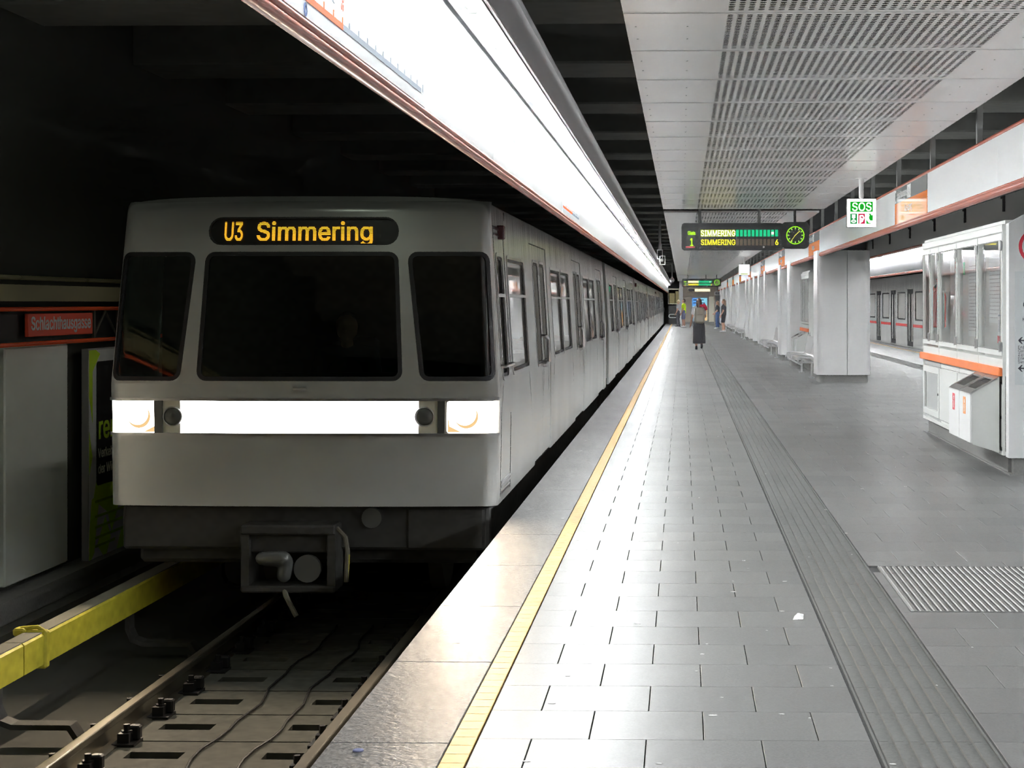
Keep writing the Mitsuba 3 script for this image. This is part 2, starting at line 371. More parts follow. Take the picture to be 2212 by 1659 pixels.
# ---- unseen lamps over the track, placed to light left wall and train front
LAMP = [17.0, 19.6, 15.8]
for k, ya in enumerate((6.0, 9.15)):
    t = thing('tunnel_lamp', 'unseen batten lamp over the track lighting the left wall, ' + ('the one behind' if k == 0 else 'the one nearer to the train'), 'light', 'unseen lamps over the track')
    part(t, 'housing', rb(-2.90, -2.70, ya, ya + 1.24, 3.70, 3.765, .015), 'm_white')
    part(t, 'end_cap', bx(-2.89, -2.71, ya, ya + .03, 3.645, 3.70), 'm_midgrey'); part(t, 'end_cap', bx(-2.89, -2.71, ya + 1.21, ya + 1.24, 3.645, 3.70), 'm_midgrey')
    for x in (-2.85, -2.75): part(t, 'tube', cyl((x, ya + .03, 3.67), (x, ya + 1.21, 3.67), .019, 10), None, 40, emit=LAMP, w=1.0)
# ---- left wall: station name band
band = thing('station_name_band', 'dark band with two red rails and lattice on the tunnel wall behind the train', 'sign band')
for z in (1.475, 1.205): part(band, 'rail', cyl((-5.05, 6.5, z), (-5.05, 40, z), .017), 'm_redtube', 30)
part(band, 'backboard', bx(-5.14, -5.12, 6.5, 40, 1.20, 1.48), 'm_black')
for k in range(5):
    y0 = 14.3 + k * .62
    part(band, 'lattice_bar', cat(bx(-5.115, -5.09, y0, y0 + .035, 1.215, 1.465), cyl((-5.1, y0 + .02, 1.23), (-5.1, y0 + .3, 1.45), .012, 6), cyl((-5.1, y0 + .3, 1.45), (-5.1, y0 + .6, 1.23), .012, 6)), 'm_rust')
part(band, 'clip', cat(cyl((-5.05, 15.02, 1.205), (-5.05, 15.04, 1.205), .0185), cyl((-5.05, 15.07, 1.205), (-5.05, 15.09, 1.205), .0185)), 'm_white')
sg = thing('station_sign', 'red station name sign reading Schlachthausgasse on the tunnel wall left of the train', 'station sign')
part(sg, 'board', rb(-5.09, -5.06, 12.77, 14.18, 1.258, 1.438, .004), 'm_signred')
part(sg, 'lettering', place(txt('Schlachthausgasse', .10, 1.31, True), (-5.06, 12.82, 1.312), *TO_RIGHT), 'm_clothwhite')
# ---- poster
po = thing('advertising_poster', 'green and white museum poster on the tunnel wall at the train\'s left edge', 'poster')
Y0p, Y1p, Z0p, Z1p = 13.98, 15.30, -.70, 1.12
part(po, 'frame', cat(bx(-5.08, -5.022, Y0p - .012, Y0p, Z0p - .012, Z1p + .012), bx(-5.08, -5.022, Y1p, Y1p + .012, Z0p - .012, Z1p + .012), bx(-5.08, -5.022, Y0p, Y1p, Z1p, Z1p + .012), bx(-5.08, -5.022, Y0p, Y1p, Z0p - .012, Z0p)), 'm_midgrey')
part(po, 'sheet', bx(-5.06, -5.02, Y0p, Y1p, Z0p, Z1p), 'm_paper')
W_, H_ = Y1p - Y0p, Z1p - Z0p
tri = [[(0, .0), (.09, .05), (.19, .33), (.05, .30), (.0, .14)], [(.0, .42), (.06, .50), (.0, .62)], [(0, .78), (.06, .66), (.06, .9), (.2, .98), (.12, 1), (0, 1)], [(.2, .42), (.42, .12), (.62, .3), (.4, .42)], [(.5, .0), (.62, .12), (.85, 0)], [(.08, .3), (.34, .22), (.3, .42), (.16, .42)], [(.15, .08), (.3, .0), (.4, .1), (.3, .2)]]
part(po, 'green_print', cat([place(ext(affinity.scale(Polygon(t), W_, H_, origin=(0, 0)), .002), (-5.02, Y0p, Z0p), *TO_RIGHT) for t in tri]), 'm_lime')
part(po, 'dark_box', place(ext(rrect(.13 * W_, .96 * W_, .36 * H_, .945 * H_, .04), .003), (-5.0185, Y0p, Z0p), *TO_RIGHT), 'm_black')
o = -5.0155
part(po, 'title', place(txt('remise', .19, .98, True), (o, Y0p + .20, Z0p + .58 * H_), *TO_RIGHT), 'm_lime')
for w_, q_ in (('Verkehrsmuseum', .49), ('der Wiener Linien', .415)): part(po, 'lettering', place(txt(w_, .078, .92, True), (o, Y0p + .20, Z0p + q_ * H_), *TO_RIGHT), 'm_cream')
part(po, 'small_print', cat([place(bx(0, w, 0, .022, 0, .002), (-5.0165, Y0p + .13, Z0p + q * H_), *TO_RIGHT) for w, q in ((.45, .28), (.8, .21), (.7, .16), (.85, .11), (.5, .07))]), 'm_green')

# ================================================================== LIGHT FASCIAS OVER THE PLATFORM EDGES
def mirror(m):
    m = m.copy(); m.vertices[:, 0] = 2 * XC - m.vertices[:, 0]; m.faces = m.faces[:, ::-1]; return m
FX = -1.50
PROF_HOUSE = Polygon([(-1.535, 3.466), (-1.47, 3.462), (-1.465, 3.475), (-1.245, 3.46), (-1.240, 3.425), (-1.224, 3.425), (-1.168, 3.64), (-1.168, 3.70), (-1.535, 3.70)])
SC = (.687, .94)
def fascia(right):
    S_ = SC[right]; YE_ = (YEND - .4) / S_
    def f_(m):
        m = mirror(m) if right else m.copy()
        m.vertices[:] = m.vertices * S_ + np.array([0, 0, EYE * (1 - S_)]); return m
    t = thing('light_fascia', 'long white enamel fascia with red rounded lower edge above the far right track' if right else 'long white enamel fascia with red rounded lower edge hung above the train', 'fascia')
    y = 9.662 - 3.52 * 5; far = []
    while y < YE_:
        m = f_(rb(FX - .03, FX, y + .003, min(y + 3.517, YE_), 2.645, 3.46, .003))
        if not right and 4 < y < 60: part(t, 'panel', m, 'm_fascia')
        else: far.append(m)
        y += 3.52
    part(t, 'panel_field', cat(far), 'm_fascia', kind='stuff')
    tb_ = unary_union([Point(-1.520, 2.600).buffer(.031, quad_segs=6), Point(-1.502, 2.634).buffer(.016, quad_segs=6), sbox(-1.548, 2.60, -1.51, 2.64)])
    part(t, 'red_edge', f_(ex(tb_, -4, YE_, 'y')), 'm_red', 40)
    part(t, 'back', f_(bx(-1.62, -1.54, -4, YE_, 2.67, 3.70)), 'm_dark')
    lt = thing('light_trough', 'continuous fluorescent light trough along the top of the white fascia ' + ('above the far right track' if right else 'above the train'), 'light')
    part(lt, 'housing', f_(ex(PROF_HOUSE, -4, YE_, 'y')), 'm_trough')
    part(lt, 'side_cover', f_(ex(Polygon([(-1.222, 3.417), (-1.216, 3.417), (-1.158, 3.64), (-1.158, 3.705), (-1.166, 3.705), (-1.166, 3.64)]), -4, YE_, 'y')), 'm_troughside')
    part(lt, 'inner_bar', f_(ex(sbox(-1.462, 3.408, -1.3745, 3.461), -4, YE_, 'y')), 'm_bar')
    part(lt, 'outer_bar', f_(ex(sbox(-1.305, 3.408, -1.250, 3.459), -4, YE_, 'y')), 'm_midgrey')
    part(lt, 'lip', f_(bx(-1.242, -1.2225, -4, YE_, 3.413, 3.424)), 'm_white')
    rest, brk = [], []
    for k in range(118):
        a = 10.62 - 1.70 * 8 + 1.70 * k + .07
        if a + 1.56 > YE_: break
        tu = f_(cyl((-1.345, a, 3.405), (-1.345, a + 1.56, 3.405), .0235, 10))
        br = f_(cat(bx(-1.370, -1.318, a - .055, a - .003, 3.378, 3.465), bx(-1.375, -1.300, a - .04, a - .02, 3.37, 3.40)))
        if not right and a < 34:
            part(lt, 'tube', tu, None, 40, emit=TUBE, w=1.0); part(lt, 'lamp_holder', br, 'm_midgrey')
        else: rest.append(tu); brk.append(br)
    part(lt, 'tube_field', cat(rest), None, 40, emit=TUBE, w=6.0 if right else 5.0, kind='stuff')
    part(lt, 'lamp_holder_field', cat(brk), 'm_midgrey', kind='stuff')
    return t
fascia(False); fascia(True)
# line maps on the left fascia
def line_map(name, ya, yb, yo, near_, label):
    t = thing(name, label, 'route map')
    S_ = SC[0]
    def part(parent, nm, m, mat=None, **k):
        m = m.copy(); m.vertices[:] = m.vertices * S_ + np.array([0, 0, EYE * (1 - S_)]); return globals()['part'](parent, nm, m, mat, **k)
    part(t, 'sheet', bx(FX, FX + .006, ya, yb, 2.655, 3.42 if near_ else 3.05), 'm_sheet')
    o = FX + .006
    part(t, 'orange_line', place(bx(0, yo - ya - .1, -.014, .014, 0, .002), (o, ya + .1, 2.735), *TO_RIGHT), 'm_orangeline')
    part(t, 'grey_line', place(bx(0, yb - yo - .17, -.014, .014, 0, .002), (o, yo, 2.735), *TO_RIGHT), 'm_line')
    ns = 10; st = (yb - yo - .25) / ns
    part(t, 'tick', cat([place(bx(-.006, .006, .0, .042, 0, .002), (o, yo + st * (i + .7), 2.735), *TO_RIGHT) for i in range(ns + 1)]), 'm_line', kind='stuff')
    names = ['Rochusgasse', 'Kardinal-Nagl-Platz', 'Schlachthausgasse'][::-1] + ['Stubentor', 'Stephansplatz', 'Herrengasse', 'Volkstheater', 'Neubaugasse']
    k = min(len(names), int((yo - ya - .1) / .19))
    part(t, 'orange_tick', cat([place(bx(-.006, .006, .0, .042, 0, .002), (o, yo - .01 - .19 * i, 2.735), *TO_RIGHT) for i in range(k)]), 'm_orangeline', kind='stuff')
    if near_:
        def up(s, i, mat): part(t, 'station_name', place(txt(s, .042), (o, yo + .005 - .19 * i, 2.80), (0, .14, .99), (0, -.99, .14)), mat)
        for i in range(k): up(names[i], i, 'm_signred' if i == 0 else 'm_line')
        part(t, 'transfer_mark', place(ext(Point(0, 0).buffer(.028).difference(Point(0, 0).buffer(.014)), .002), (o, 6.57, 2.685), *TO_RIGHT), 'm_jeans')
line_map('route_map', 4.9, 9.66, 7.30, True, 'large route map sheet with orange and grey line on the near end of the fascia')
line_map('route_map', 20.75, 24.2, 22.6, False, 'smaller route map with orange line farther along the left fascia')
rm = add(thing('ring_emblem', 'small dark ring emblem on the white fascia between two panel joints', 'emblem'), place(ext(Point(0, 0).buffer(.038).difference(Point(0, 0).buffer(.030)), .003), (FX * SC[0], 14.85 * SC[0], EYE + 1.48 * SC[0]), *TO_RIGHT), 'm_line')

# ---- middle fascias either side of the column row
MX = 2.62
def mid_fascia():
    t = thing('column_fascia', 'white fascia with red rails running over the column row at right', 'fascia')
    y = 2.0; far = []
    ads = [19.25, 33.3, 44.1, 54.4, 65.0, 75.6, 86.2, 96.8]
    cuts = sorted([2.0] + [v for a in ads for v in (a - 1.35, a + 1.35)] + [YEND]); k = 0
    edges = []
    for a, b in zip(cuts, cuts[1:]):
        if any(abs((a + b) / 2 - q) < .1 for q in ads): continue
        nn = max(1, round((b - a) / 4.1)); edges += [(a + (b - a) * i / nn, a + (b - a) * (i + 1) / nn) for i in range(nn)]
    for a, b in edges:
        m = rb(MX, MX + .03, a + .002, b - .002, 2.48, 2.91, .003)
        if a < 70: part(t, 'panel', m, 'm_fascia')
        else: far.append(m)
    part(t, 'panel_field', cat(far), 'm_panel', kind='stuff')
    lo = unary_union([Point(MX + .02, 2.448).buffer(.034, quad_segs=6), Point(MX + .012, 2.478).buffer(.016), sbox(MX, 2.45, MX + .04, 2.484)])
    hi = unary_union([Point(MX + .02, 2.925).buffer(.022, quad_segs=6)])
    part(t, 'red_edge', ex(lo, 2, YEND, 'y'), 'm_red', 40); part(t, 'red_edge', ex(hi, 2, YEND, 'y'), 'm_red', 40)
    part(t, 'back', bx(MX + .04, MX + .10, 2, YEND, 2.43, 2.92), 'm_dark')
    rd = mikit.ply(rb(MX + .03, MX + .085, -.028, .028, 2.93, 3.80, .004), 'm_grey')
    for i in range(38):
        yy = 15.1 + 2.8 * (i - 3)
        if yy > 4: part(t, 'hanger', rd, to=T().translate([0, yy, 0]))
    for i, a in enumerate(ads):
        s = thing('platform_sign', 'grey and orange station sign set in the column fascia, ' + nth(i, 'one'), 'sign', 'station signs in the column fascia')
        part(s, 'grey_plate', bx(MX - .004, MX + .03, a - 1.345, a + 1.345, 2.735, 2.905), 'm_adgrey')
        part(s, 'orange_plate', bx(MX - .004, MX + .03, a - 1.345, a + 1.345, 2.485, 2.7345), 'm_adorange')
        if i < 4:
            q = MX - .004
            part(s, 'lettering', place(txt('Schlachthausgasse', .085, .92), (q, a + 1.17, 2.785), *TO_LEFT), 'm_white')
            part(s, 'bracket_mark', place(ext(sbox(0, 0, .10, .155).difference(sbox(.025, .025, .1, .13)), .002), (q, a + 1.32, 2.742), *TO_LEFT), 'm_white')
            part(s, 'pictogram', place(ext(sbox(0, 0, .30, .15).difference(unary_union([Polygon([(.05, .0), (.09, .0), (.13, .12), (.09, .12)]), sbox(.17, .02, .19, .13), sbox(.22, .02, .26, .09)])), .002), (q, a + .22, 2.744), *TO_LEFT), 'm_white')
            part(s, 'lettering', place(txt('Ausgang', .085, .62), (q, a + .45, 2.60), *TO_LEFT), 'm_white')
    return t
mid_fascia()
inn = thing('inner_fascia', 'dark grey inner fascia with black lamp brackets seen under the column fascia', 'fascia')
part(inn, 'panel', cat(rb(3.87, 3.90, 2, 35.2, 2.50, 3.02, .004), bx(3.86, 3.90, 2, 35.2, 2.478, 2.50)), 'm_innergrey')
brk = cat(bx(3.845, 3.869, 0, .07, 2.62, 2.98), bx(3.84, 3.869, .0, .15, 2.78, 2.83), bx(3.84, 3.869, .0, .15, 2.96, 2.985))
bd, cl = mikit.ply(brk, 'm_black'), mikit.ply(bx(3.845, 3.869, .085, .15, 2.84, 2.955), 'm_midgrey')
for i in range(-2, 7):
    part(inn, 'bracket', bd, to=T().translate([0, 20.08 + 2.75 * i, 0])); part(inn, 'clip', cl, to=T().translate([0, 20.08 + 2.75 * i, 0]))
part(inn, 'red_edge', cyl((3.885, 2, 2.462), (3.885, 35.2, 2.462), .02, 10), 'm_red', 40)
add(struct('trim_1', 'dark box added for the black void over the column row'), cat(bx(2.72, 3.80, 34.9, YEND, 2.53, 2.95), bx(2.72, 4.2, 35.2, 35.4, 2.5, 4.4)), 'm_dark')  # added dark box stands in for the black void above the columns

# ---- columns
cys = [31.9, 40.2, 44.2, 52.2, 56.3, 60.3, 64.3, 67.6, 76.5, 80.4, 88.2, 91.4, 98.5, 106.0, 114.0]
def halfcol(left):
    p = sbox(2.575 + .1, .1, 3.59 - .1, .9).buffer(.1, quad_segs=6)
    p = unary_union([p, Polygon([(3.0825 + .42 * math.cos(t), .02 + .06 * math.sin(t) + .0) for t in np.linspace(math.pi, 2 * math.pi, 25)] + [(3.5, .5), (2.66, .5)])])
    cut = sbox(2, -1, 3.137, 2) if left else sbox(3.147, -1, 4.5, 2)
    return ex(p.intersection(cut), .15, 2.53, 'z')
hl, hr = mikit.ply(halfcol(True), 'm_col', 35), mikit.ply(halfcol(False), 'm_col', 35)
hb, hs = mikit.ply(ex(rrect(2.62, 3.555, .06, .97, .14), 0, .149, 'z'), 'm_base', 35), mikit.ply(bx(2.70, 3.5, .12, .9, .15, 2.53), 'm_seam')
for i, y in enumerate(cys):
    c = thing('column', 'white clad platform column on a dark stone base, ' + ('the nearest and largest one' if i == 0 else nth(i, 'of the row')), 'column', 'columns along the platform')
    for nm, d in (('cladding', hl), ('cladding', hr), ('base', hb), ('core', hs)): part(c, nm, d, to=T().translate([0, y, 0]))

# ---- benches between the columns
def bench(y0, n, label):
    t = thing('bench', label, 'bench', 'steel benches between the columns')
    w = 1.9
    prof = LineString([(2.32, .36), (2.335, .415), (2.37, .43), (2.70, .40), (2.73, .44), (2.80, .80)]).buffer(.012, cap_style=2)
    seat, edge = mikit.ply(ex(prof, 0, w - .08, 'y'), 'm_steel', 30), mikit.ply(ex(LineString([(2.305, .34), (2.32, .42), (2.36, .447), (2.70, .415), (2.74, .45), (2.815, .82)]).buffer(.016, cap_style=1), 0, .03, 'y'), 'm_chrome', 30)
    for i in range(n):
        part(t, 'seat', seat, to=T().translate([0, y0 + w * i + .04, 0])); part(t, 'divider', edge, to=T().translate([0, y0 + w * i - .015, 0]))
    part(t, 'divider', edge, to=T().translate([0, y0 + w * n - .015, 0]))
    part(t, 'rail', cat(cyl((2.36, y0 - .2, .30), (2.36, y0 + w * n + .2, .30), .02), cyl((2.62, y0 - .2, .34), (2.62, y0 + w * n + .2, .34), .02)), 'm_chrome', 40)
    part(t, 'leg', cat(*[[cyl((2.62, y, .34), (2.62, y, .02), .022), bx(2.36, 2.66, y - .02, y + .02, .30, .34), cyl((2.62, y, 0), (2.62, y, .02), .06)] for y in (y0 + .5, y0 + w * n - .5)]), 'm_steel', 40)
bench(33.4, 2, 'steel bench with chrome dividers right behind the nearest column')
bench(46.0, 2, 'steel bench beyond the third column from the camera')
bench(70.2, 2, 'steel bench beyond the eighth column from the camera')
bench(83.0, 2, 'steel bench beyond the tenth column, farthest of the benches')

# ================================================================== INFORMATION CABINET
def cabinet(y0, y1, bays, label, full):
    X = 2.85
    t = thing('information_cabinet', label, 'cabinet')
    part(t, 'plinth', cat(bx(2.905, 3.6, y0 + .05, y1 - .08, 0, .17), bx(2.89, 3.6, y0 - .1, y1 - .1, 0, .012)), 'm_base')
    part(t, 'body', cat(bx(3.17, 3.62, y0, y1, .17, 2.20), bx(X, 3.62, y0, y1, .87, 1.02), bx(X, 3.62, y0, y1, 2.15, 2.21), bx(X, 3.62, y0, y1, .165, .20), bx(X, 3.6, y1 - .03, y1, .17, 2.2), bx(X, 3.6, y0, y0 + .03, .17, 2.2)), 'm_cab')
    part(t, 'header', cat(rb(X - .01, 3.62, y0, y1, 2.152, 2.225, .006), bx(X + .02, 3.6, y0, y1, 2.225, 2.26)), 'm_cab')
    part(t, 'counter', rb(X - .035, X - .002, y0 + .02, y1 + .04, .868, .945, .006), 'm_orange')
    bw = (y1 - y0) / bays
    for i in range(bays):
        a, b = y0 + bw * i, y0 + bw * (i + 1)
        part(t, 'post', bx(X - .004, X + .06, a - .012, a + .012, .945, 2.15), 'm_cab')
        leaves = [(a + .015, b - .015)] if i < bays - 1 else [(a + .015, a + bw / 2 - .004), (a + bw / 2 + .004, b - .035)]
        for (c, d) in leaves:
            dr_ = part(t, 'door', place(ext(sbox(0, 0, d - c, 1.095).difference(sbox(.045, .055, d - c - .045, 1.03)), .03), (X - .008 + .03, d, 1.05), *TO_LEFT), 'm_cab')
            part(dr_, 'pane', bx(X + .006, X + .009, c + .04, d - .04, 1.10, 2.085), 'm_glass')
            for z in (1.09, 1.99): part(dr_, 'hinge', cat(rb(X - .026, X - .008, c - .02, c + .05, z, z + .085, .004), cyl((X - .03, c - .005, z - .005), (X - .03, c - .005, z + .09), .009, 8)), 'm_steel')
            part(dr_, 'gasket', place(ext(sbox(.040, .05, d - c - .040, 1.035).difference(sbox(.048, .058, d - c - .048, 1.027)), .004), (X - .012, d, 1.05), *TO_LEFT), 'm_grey')
        # lower doors
        part(t, 'lower_door', place(ext(rrect(0.02, bw - .02, 0, .56, .003).difference(sbox(.09, .07, bw - .09, .49)) if i == bays - 1 else rrect(.02, bw - .02, 0, .56, .003), .02), (X + .02, b, .235), *TO_LEFT), 'm_cab')
        part(t, 'seam', cat(bx(X + .0195, X + .03, a, b, .80, .806), bx(X + .0195, X + .03, a, b, .222, .228), bx(X + .019, X + .03, a - .004, a + .004, .2, .87)), 'm_grey')
        part(t, 'lower_frame', cat(bx(X + .0205, X + .06, a, b, .806, .87), bx(X + .0205, X + .06, a, b, .2, .222), bx(X + .024, X + .06, a + .095 if i == bays - 1 else a, b - .095 if i == bays - 1 else b, .228, .8)), 'm_midgrey' if i == bays - 1 else 'm_cab')
        part(t, 'lock', cyl((X - .006, a + .08, .5), (X + .01, a + .08, .5), .014), 'm_black')
    return t, bw
cb, bw = cabinet(14.9, 19.82, 4, 'white information cabinet with glazed doors and orange counter at the right edge', True)
Xb = 3.165
def notice(name, label, y, z, w, h, mat, rows, rmat='m_line', x=Xb):
    t = thing(name, label, 'notice')
    part(t, 'sheet', bx(x - .004, x, y - w, y, z, z + h), mat)
    if rows: part(t, 'print', cat([place(bx(a, b, c, d, 0, .001), (x - .0045, y, z), *TO_LEFT) for a, b, c, d in rows]), rmat)
    return t
y0 = 14.9
lines = lambda w, z0, z1, n, s=0: [(.04, w - .04 - .2 * ((i * 7 + s) % 5) / 5 * w, z0 + (z1 - z0) * i / n, z0 + (z1 - z0) * i / n + .006) for i in range(n)]
notice('timetable_poster', 'white timetable poster with dark column heads behind the first glass door', y0 + bw - .12, 1.14, .98, .90, 'm_paper', lines(.47, .08, .62, 16) + [(.5 + a, .46 + b, c, d) for a, b, c, d in lines(.47, .08, .62, 16, 3)] + [(.02, .44, .70, .745), (.5, .95, .71, .755), (.02, .44, .30, .335), (.5, .95, .33, .365), (.02, .44, .17, .205), (.5, .95, .20, .235), (.02, .44, .08, .10), (.5, .95, .10, .125)])
notice('city_map_poster', 'pale network map poster behind the second glass door', y0 + 2 * bw - .10, 1.32, .98, .66, 'm_paper', lines(.9, .05, .6, 14, 2), 'm_graystripe')
n1 = notice('notice_sheet', 'white notice with red footer and red side block behind the second glass door', y0 + 1 * bw + .62, 1.12, .30, .30, 'm_white', [(.04, .26, .12 + i * .02, .126 + i * .02) for i in range(6)] + [(.03, .27, .27, .285)], x=Xb - .006)
part(n1, 'red_block', cat(place(bx(0, .30, 0, .075, 0, .002), (Xb - .0115, y0 + bw + .62, 1.12), *TO_LEFT), place(bx(0, .22, 0, .27, 0, .002), (Xb - .0115, y0 + bw + .28, 1.12), *TO_LEFT)), 'm_binlabelred')
notice('tariff_poster', 'pale green printed poster behind the third glass door', y0 + 3 * bw - .10, 1.16, 1.0, .85, 'm_paper', lines(.95, .06, .8, 20, 1), 'm_graystripe')
fe = thing('fire_extinguisher', 'red fire extinguisher with hose behind the leftmost glass doors of the cabinet', 'fire extinguisher')
fy, fx = 19.33, 2.965
lathe = trimesh.creation.revolve([(0, 0), (.075, .0), (.085, .02), (.085, .36), (.07, .40), (.03, .43), (.025, .49), (0, .49)], sections=24); lathe.apply_translation([fx, fy, 1.24])
part(fe, 'cylinder', lathe, 'm_extred', 40)
part(fe, 'valve', cat(cyl((fx, fy, 1.73), (fx, fy, 1.77), .022), bx(fx - .02, fx + .02, fy - .09, fy + .05, 1.765, 1.785), bx(fx - .015, fx + .015, fy - .02, fy + .11, 1.79, 1.805)), 'm_extred')
part(fe, 'hose', tube([(fx, fy + .05, 1.75), (fx - .03, fy + .13, 1.70), (fx - .02, fy + .15, 1.55), (fx - .02, fy + .14, 1.42)], .014), 'm_black', 40)
part(fe, 'horn', blob([((fx - .02, fy + .12, 1.44), .025, (fx - .03, fy + .16, 1.66), .06)], .05, 2), 'm_extred', 40)
part(fe, 'label', cat(bx(fx - .087, fx - .080, fy - .03, fy + .03, 1.40, 1.46), bx(fx - .087, fx - .080, fy - .02, fy + .02, 1.55, 1.58)), 'm_white')
add(thing('extinguisher_sign', 'small red fire extinguisher sign behind the leftmost glass door above the extinguisher', 'sign'), bx(Xb - .006, Xb, y0 + 3 * bw + .62, y0 + 3 * bw + .82, 1.86, 2.00), 'm_extred')
add(thing('rescue_sign', 'small green rescue sign behind the narrow glass door above the red extinguisher', 'sign'), cat(bx(Xb - .006, Xb, y0 + 3 * bw + .16, y0 + 3 * bw + .40, 1.84, 1.98)), 'm_cellgreen')
# ---- end pillar of the cabinet, with the line diagram
YP = 14.76
pl = thing('information_pillar', 'white information pillar with no smoking sign and station list at the right edge', 'pillar')
pp = Polygon([(2.875, .155), (3.66, .155), (3.66, 2.22), (3.42, 2.36), (3.12, 2.36), (2.875, 2.225)])
part(pl, 'body', ex(pp, YP, YP + .135, 'y'), 'm_panel')
part(pl, 'base', bx(2.925, 3.62, YP + .04, YP + .135, 0, .155), 'm_base')
q = YP - .002
ring = Point(0, 0).buffer(.155, quad_segs=12)
part(pl, 'sign_ground', place(ext(ring, .002), (3.115, YP, 2.02), *TO_CAM), 'm_paper')
part(pl, 'prohibition_ring', place(ext(unary_union([ring.difference(Point(0, 0).buffer(.125, quad_segs=12)), LineString([(-.1, .1), (.1, -.1)]).buffer(.013).intersection(ring)]), .002), (3.115, q, 2.02), *TO_CAM), 'm_nosmoke')
cig = unary_union([affinity.rotate(sbox(-.09, -.045, .05, -.022), 14), LineString([(-.085, -.06), (-.083, -.025), (-.05, .005), (-.02, .03)]).buffer(.003), Point(-.088, -.055).buffer(.011)])
part(pl, 'cigarette', place(ext(cig, .001), (3.115, q - .001, 2.02), *TO_CAM), 'm_text')
part(pl, 'list_panel', bx(2.928, 3.60, q, YP, .80, 1.80), 'm_sheet')
o = q - .001; tl = []
def ctr(s, py_, h=.0275): tl.append(place(txt(s, h, center=True, depth=.001), (3.165, o, EYE - (py_ - 655) * YP / F - h / 2), *TO_CAM))
for s, py_ in (('Kendlerstraße', 589), ('Hütteldorfer Straße', 597.5), ('Johnstraße', 605), ('Schweglerstraße', 613), ('Westbahnhof', 620.5), ('Zieglergasse', 628), ('Neubaugasse', 636), ('Stubentor', 658), ('Rochusgasse', 681), ('Kardinal-Nagl-Platz', 689.5)): ctr(s, py_, .026)
for s, py_ in (('Erdberg', 749.5), ('Gasometer', 757), ('Zippererstraße', 765), ('Enkplatz', 773), ('Simmering', 781)): tl.append(place(txt(s, .026, depth=.001), (2.953, o, EYE - (py_ - 655) * YP / F - .014), *TO_CAM))
for m_ in tl: part(pl, 'lettering', m_, 'm_text')
arrow = unary_union([sbox(-.028, -.0055, .034, .0055), Polygon([(-.036, 0), (-.006, .03), (.006, .03), (-.016, 0), (.006, -.03), (-.006, -.03)])])
part(pl, 'arrow', cat([place(ext(arrow, .001), (2.99, o, EYE - (py_ - 655) * YP / F), *TO_CAM) for py_ in (735, 795)]), 'm_text')
part(pl, 'line_symbol', place(ext(sbox(0, 0, .072, .072), .001), (3.034, o, EYE - (727.5 - 655) * YP / F), *TO_CAM), 'm_orangeline')
part(pl, 'line_symbol_letter', place(txt('U', .048, bold=True, depth=.001), (3.05, o - .001, EYE - (724 - 655) * YP / F), *TO_CAM), 'm_white')
part(pl, 'train_symbol', place(ext(rrect(0, .028, 0, .034, .006).difference(sbox(.007, .014, .021, .027)), .001), (3.0, o, EYE - (662 - 655) * YP / F), *TO_CAM), 'm_text')
# ---- waste bins
def bin_(y, label, mat, X=2.85, z=0):
    t = thing('waste_bin', label, 'waste bin', None)
    w = .565; xf, xb = X - .27, X - .02
    side = Polygon([(xf, .285), (xf + .02, .255), (xb, .185), (xb, .85), (xf + .02, .722), (xf, .70)])
    sh = ex(side, y, y + .012, 'y')
    part(t, 'side', sh, 'm_cab'); part(t, 'side', ex(side, y + w - .012, y + w, 'y'), 'm_cab')
    part(t, 'front', cat(rb(xf - .012, xf + .006, y - .004, y + w + .004, .27, .715, .005)), 'm_white')
    part(t, 'bottom', ex(Polygon([(xf, .285), (xf + .02, .255), (xb, .185), (xb, .20), (xf + .02, .27)]), y + .012, y + w - .012, 'y'), 'm_cab')
    sl = (.85 - .722) / (xb - xf - .02)
    rim = [(xf - .008, .70), (xf + .02, .722), (xb, .85), (xb, .865), (xf + .015, .737), (xf - .012, .712)]
    part(t, 'rim', cat(ex(Polygon(rim), y - .004, y + .05, 'y'), ex(Polygon(rim), y + w - .05, y + w + .004, 'y'), ex(Polygon([(xf - .012, .70), (xf + .05, .735), (xf + .05, .752), (xf - .012, .715)]), y, y + w, 'y'), ex(Polygon([(xb - .04, .83), (xb, .85), (xb, .865), (xb - .04, .845)]), y, y + w, 'y')), 'm_steel')
    part(t, 'opening', ex(Polygon([(xf + .04, .712), (xb - .03, .815), (xb - .03, .826), (xf + .04, .723)]), y + .05, y + w - .05, 'y'), 'm_black')
    part(t, 'flap', ex(Polygon([(xf + .05, .735), (xb - .10, .80), (xb - .10, .806), (xf + .05, .742)]), y + .05, y + w - .05, 'y'), 'm_under')
    part(t, 'label_strip', place(bx(0, .13, 0, .155, 0, .002), (xf - .0125, y + w / 2 + .07, .515), *TO_LEFT), mat)
    part(t, 'label_mark', place(cat(bx(.05, .075, .02, .09, 0, .001), bx(.055, .085, .10, .13, 0, .001)), (xf - .0147, y + w / 2 + .07, .515), *TO_LEFT), 'm_white')
    part(t, 'mount', bx(xb, X - .002, y + .1, y + w - .1, .3, .75), 'm_black')
bin_(14.96, 'white steel waste bin with orange label hung on the right cabinet', 'm_binlabelorange')
bin_(15.56, 'white steel waste bin with red label hung on the right cabinet', 'm_binlabelred')
# ---- second cabinet behind the nearest column
cabinet(37.6, 40.0, 2, 'far information cabinet with orange counter behind the nearest column', False)
bin_(37.7, 'white waste bin on the far cabinet, nearer of the two behind the nearest column', 'm_cab')
bin_(38.9, 'white waste bin on the far cabinet, farther of the two behind the nearest column', 'm_cab')

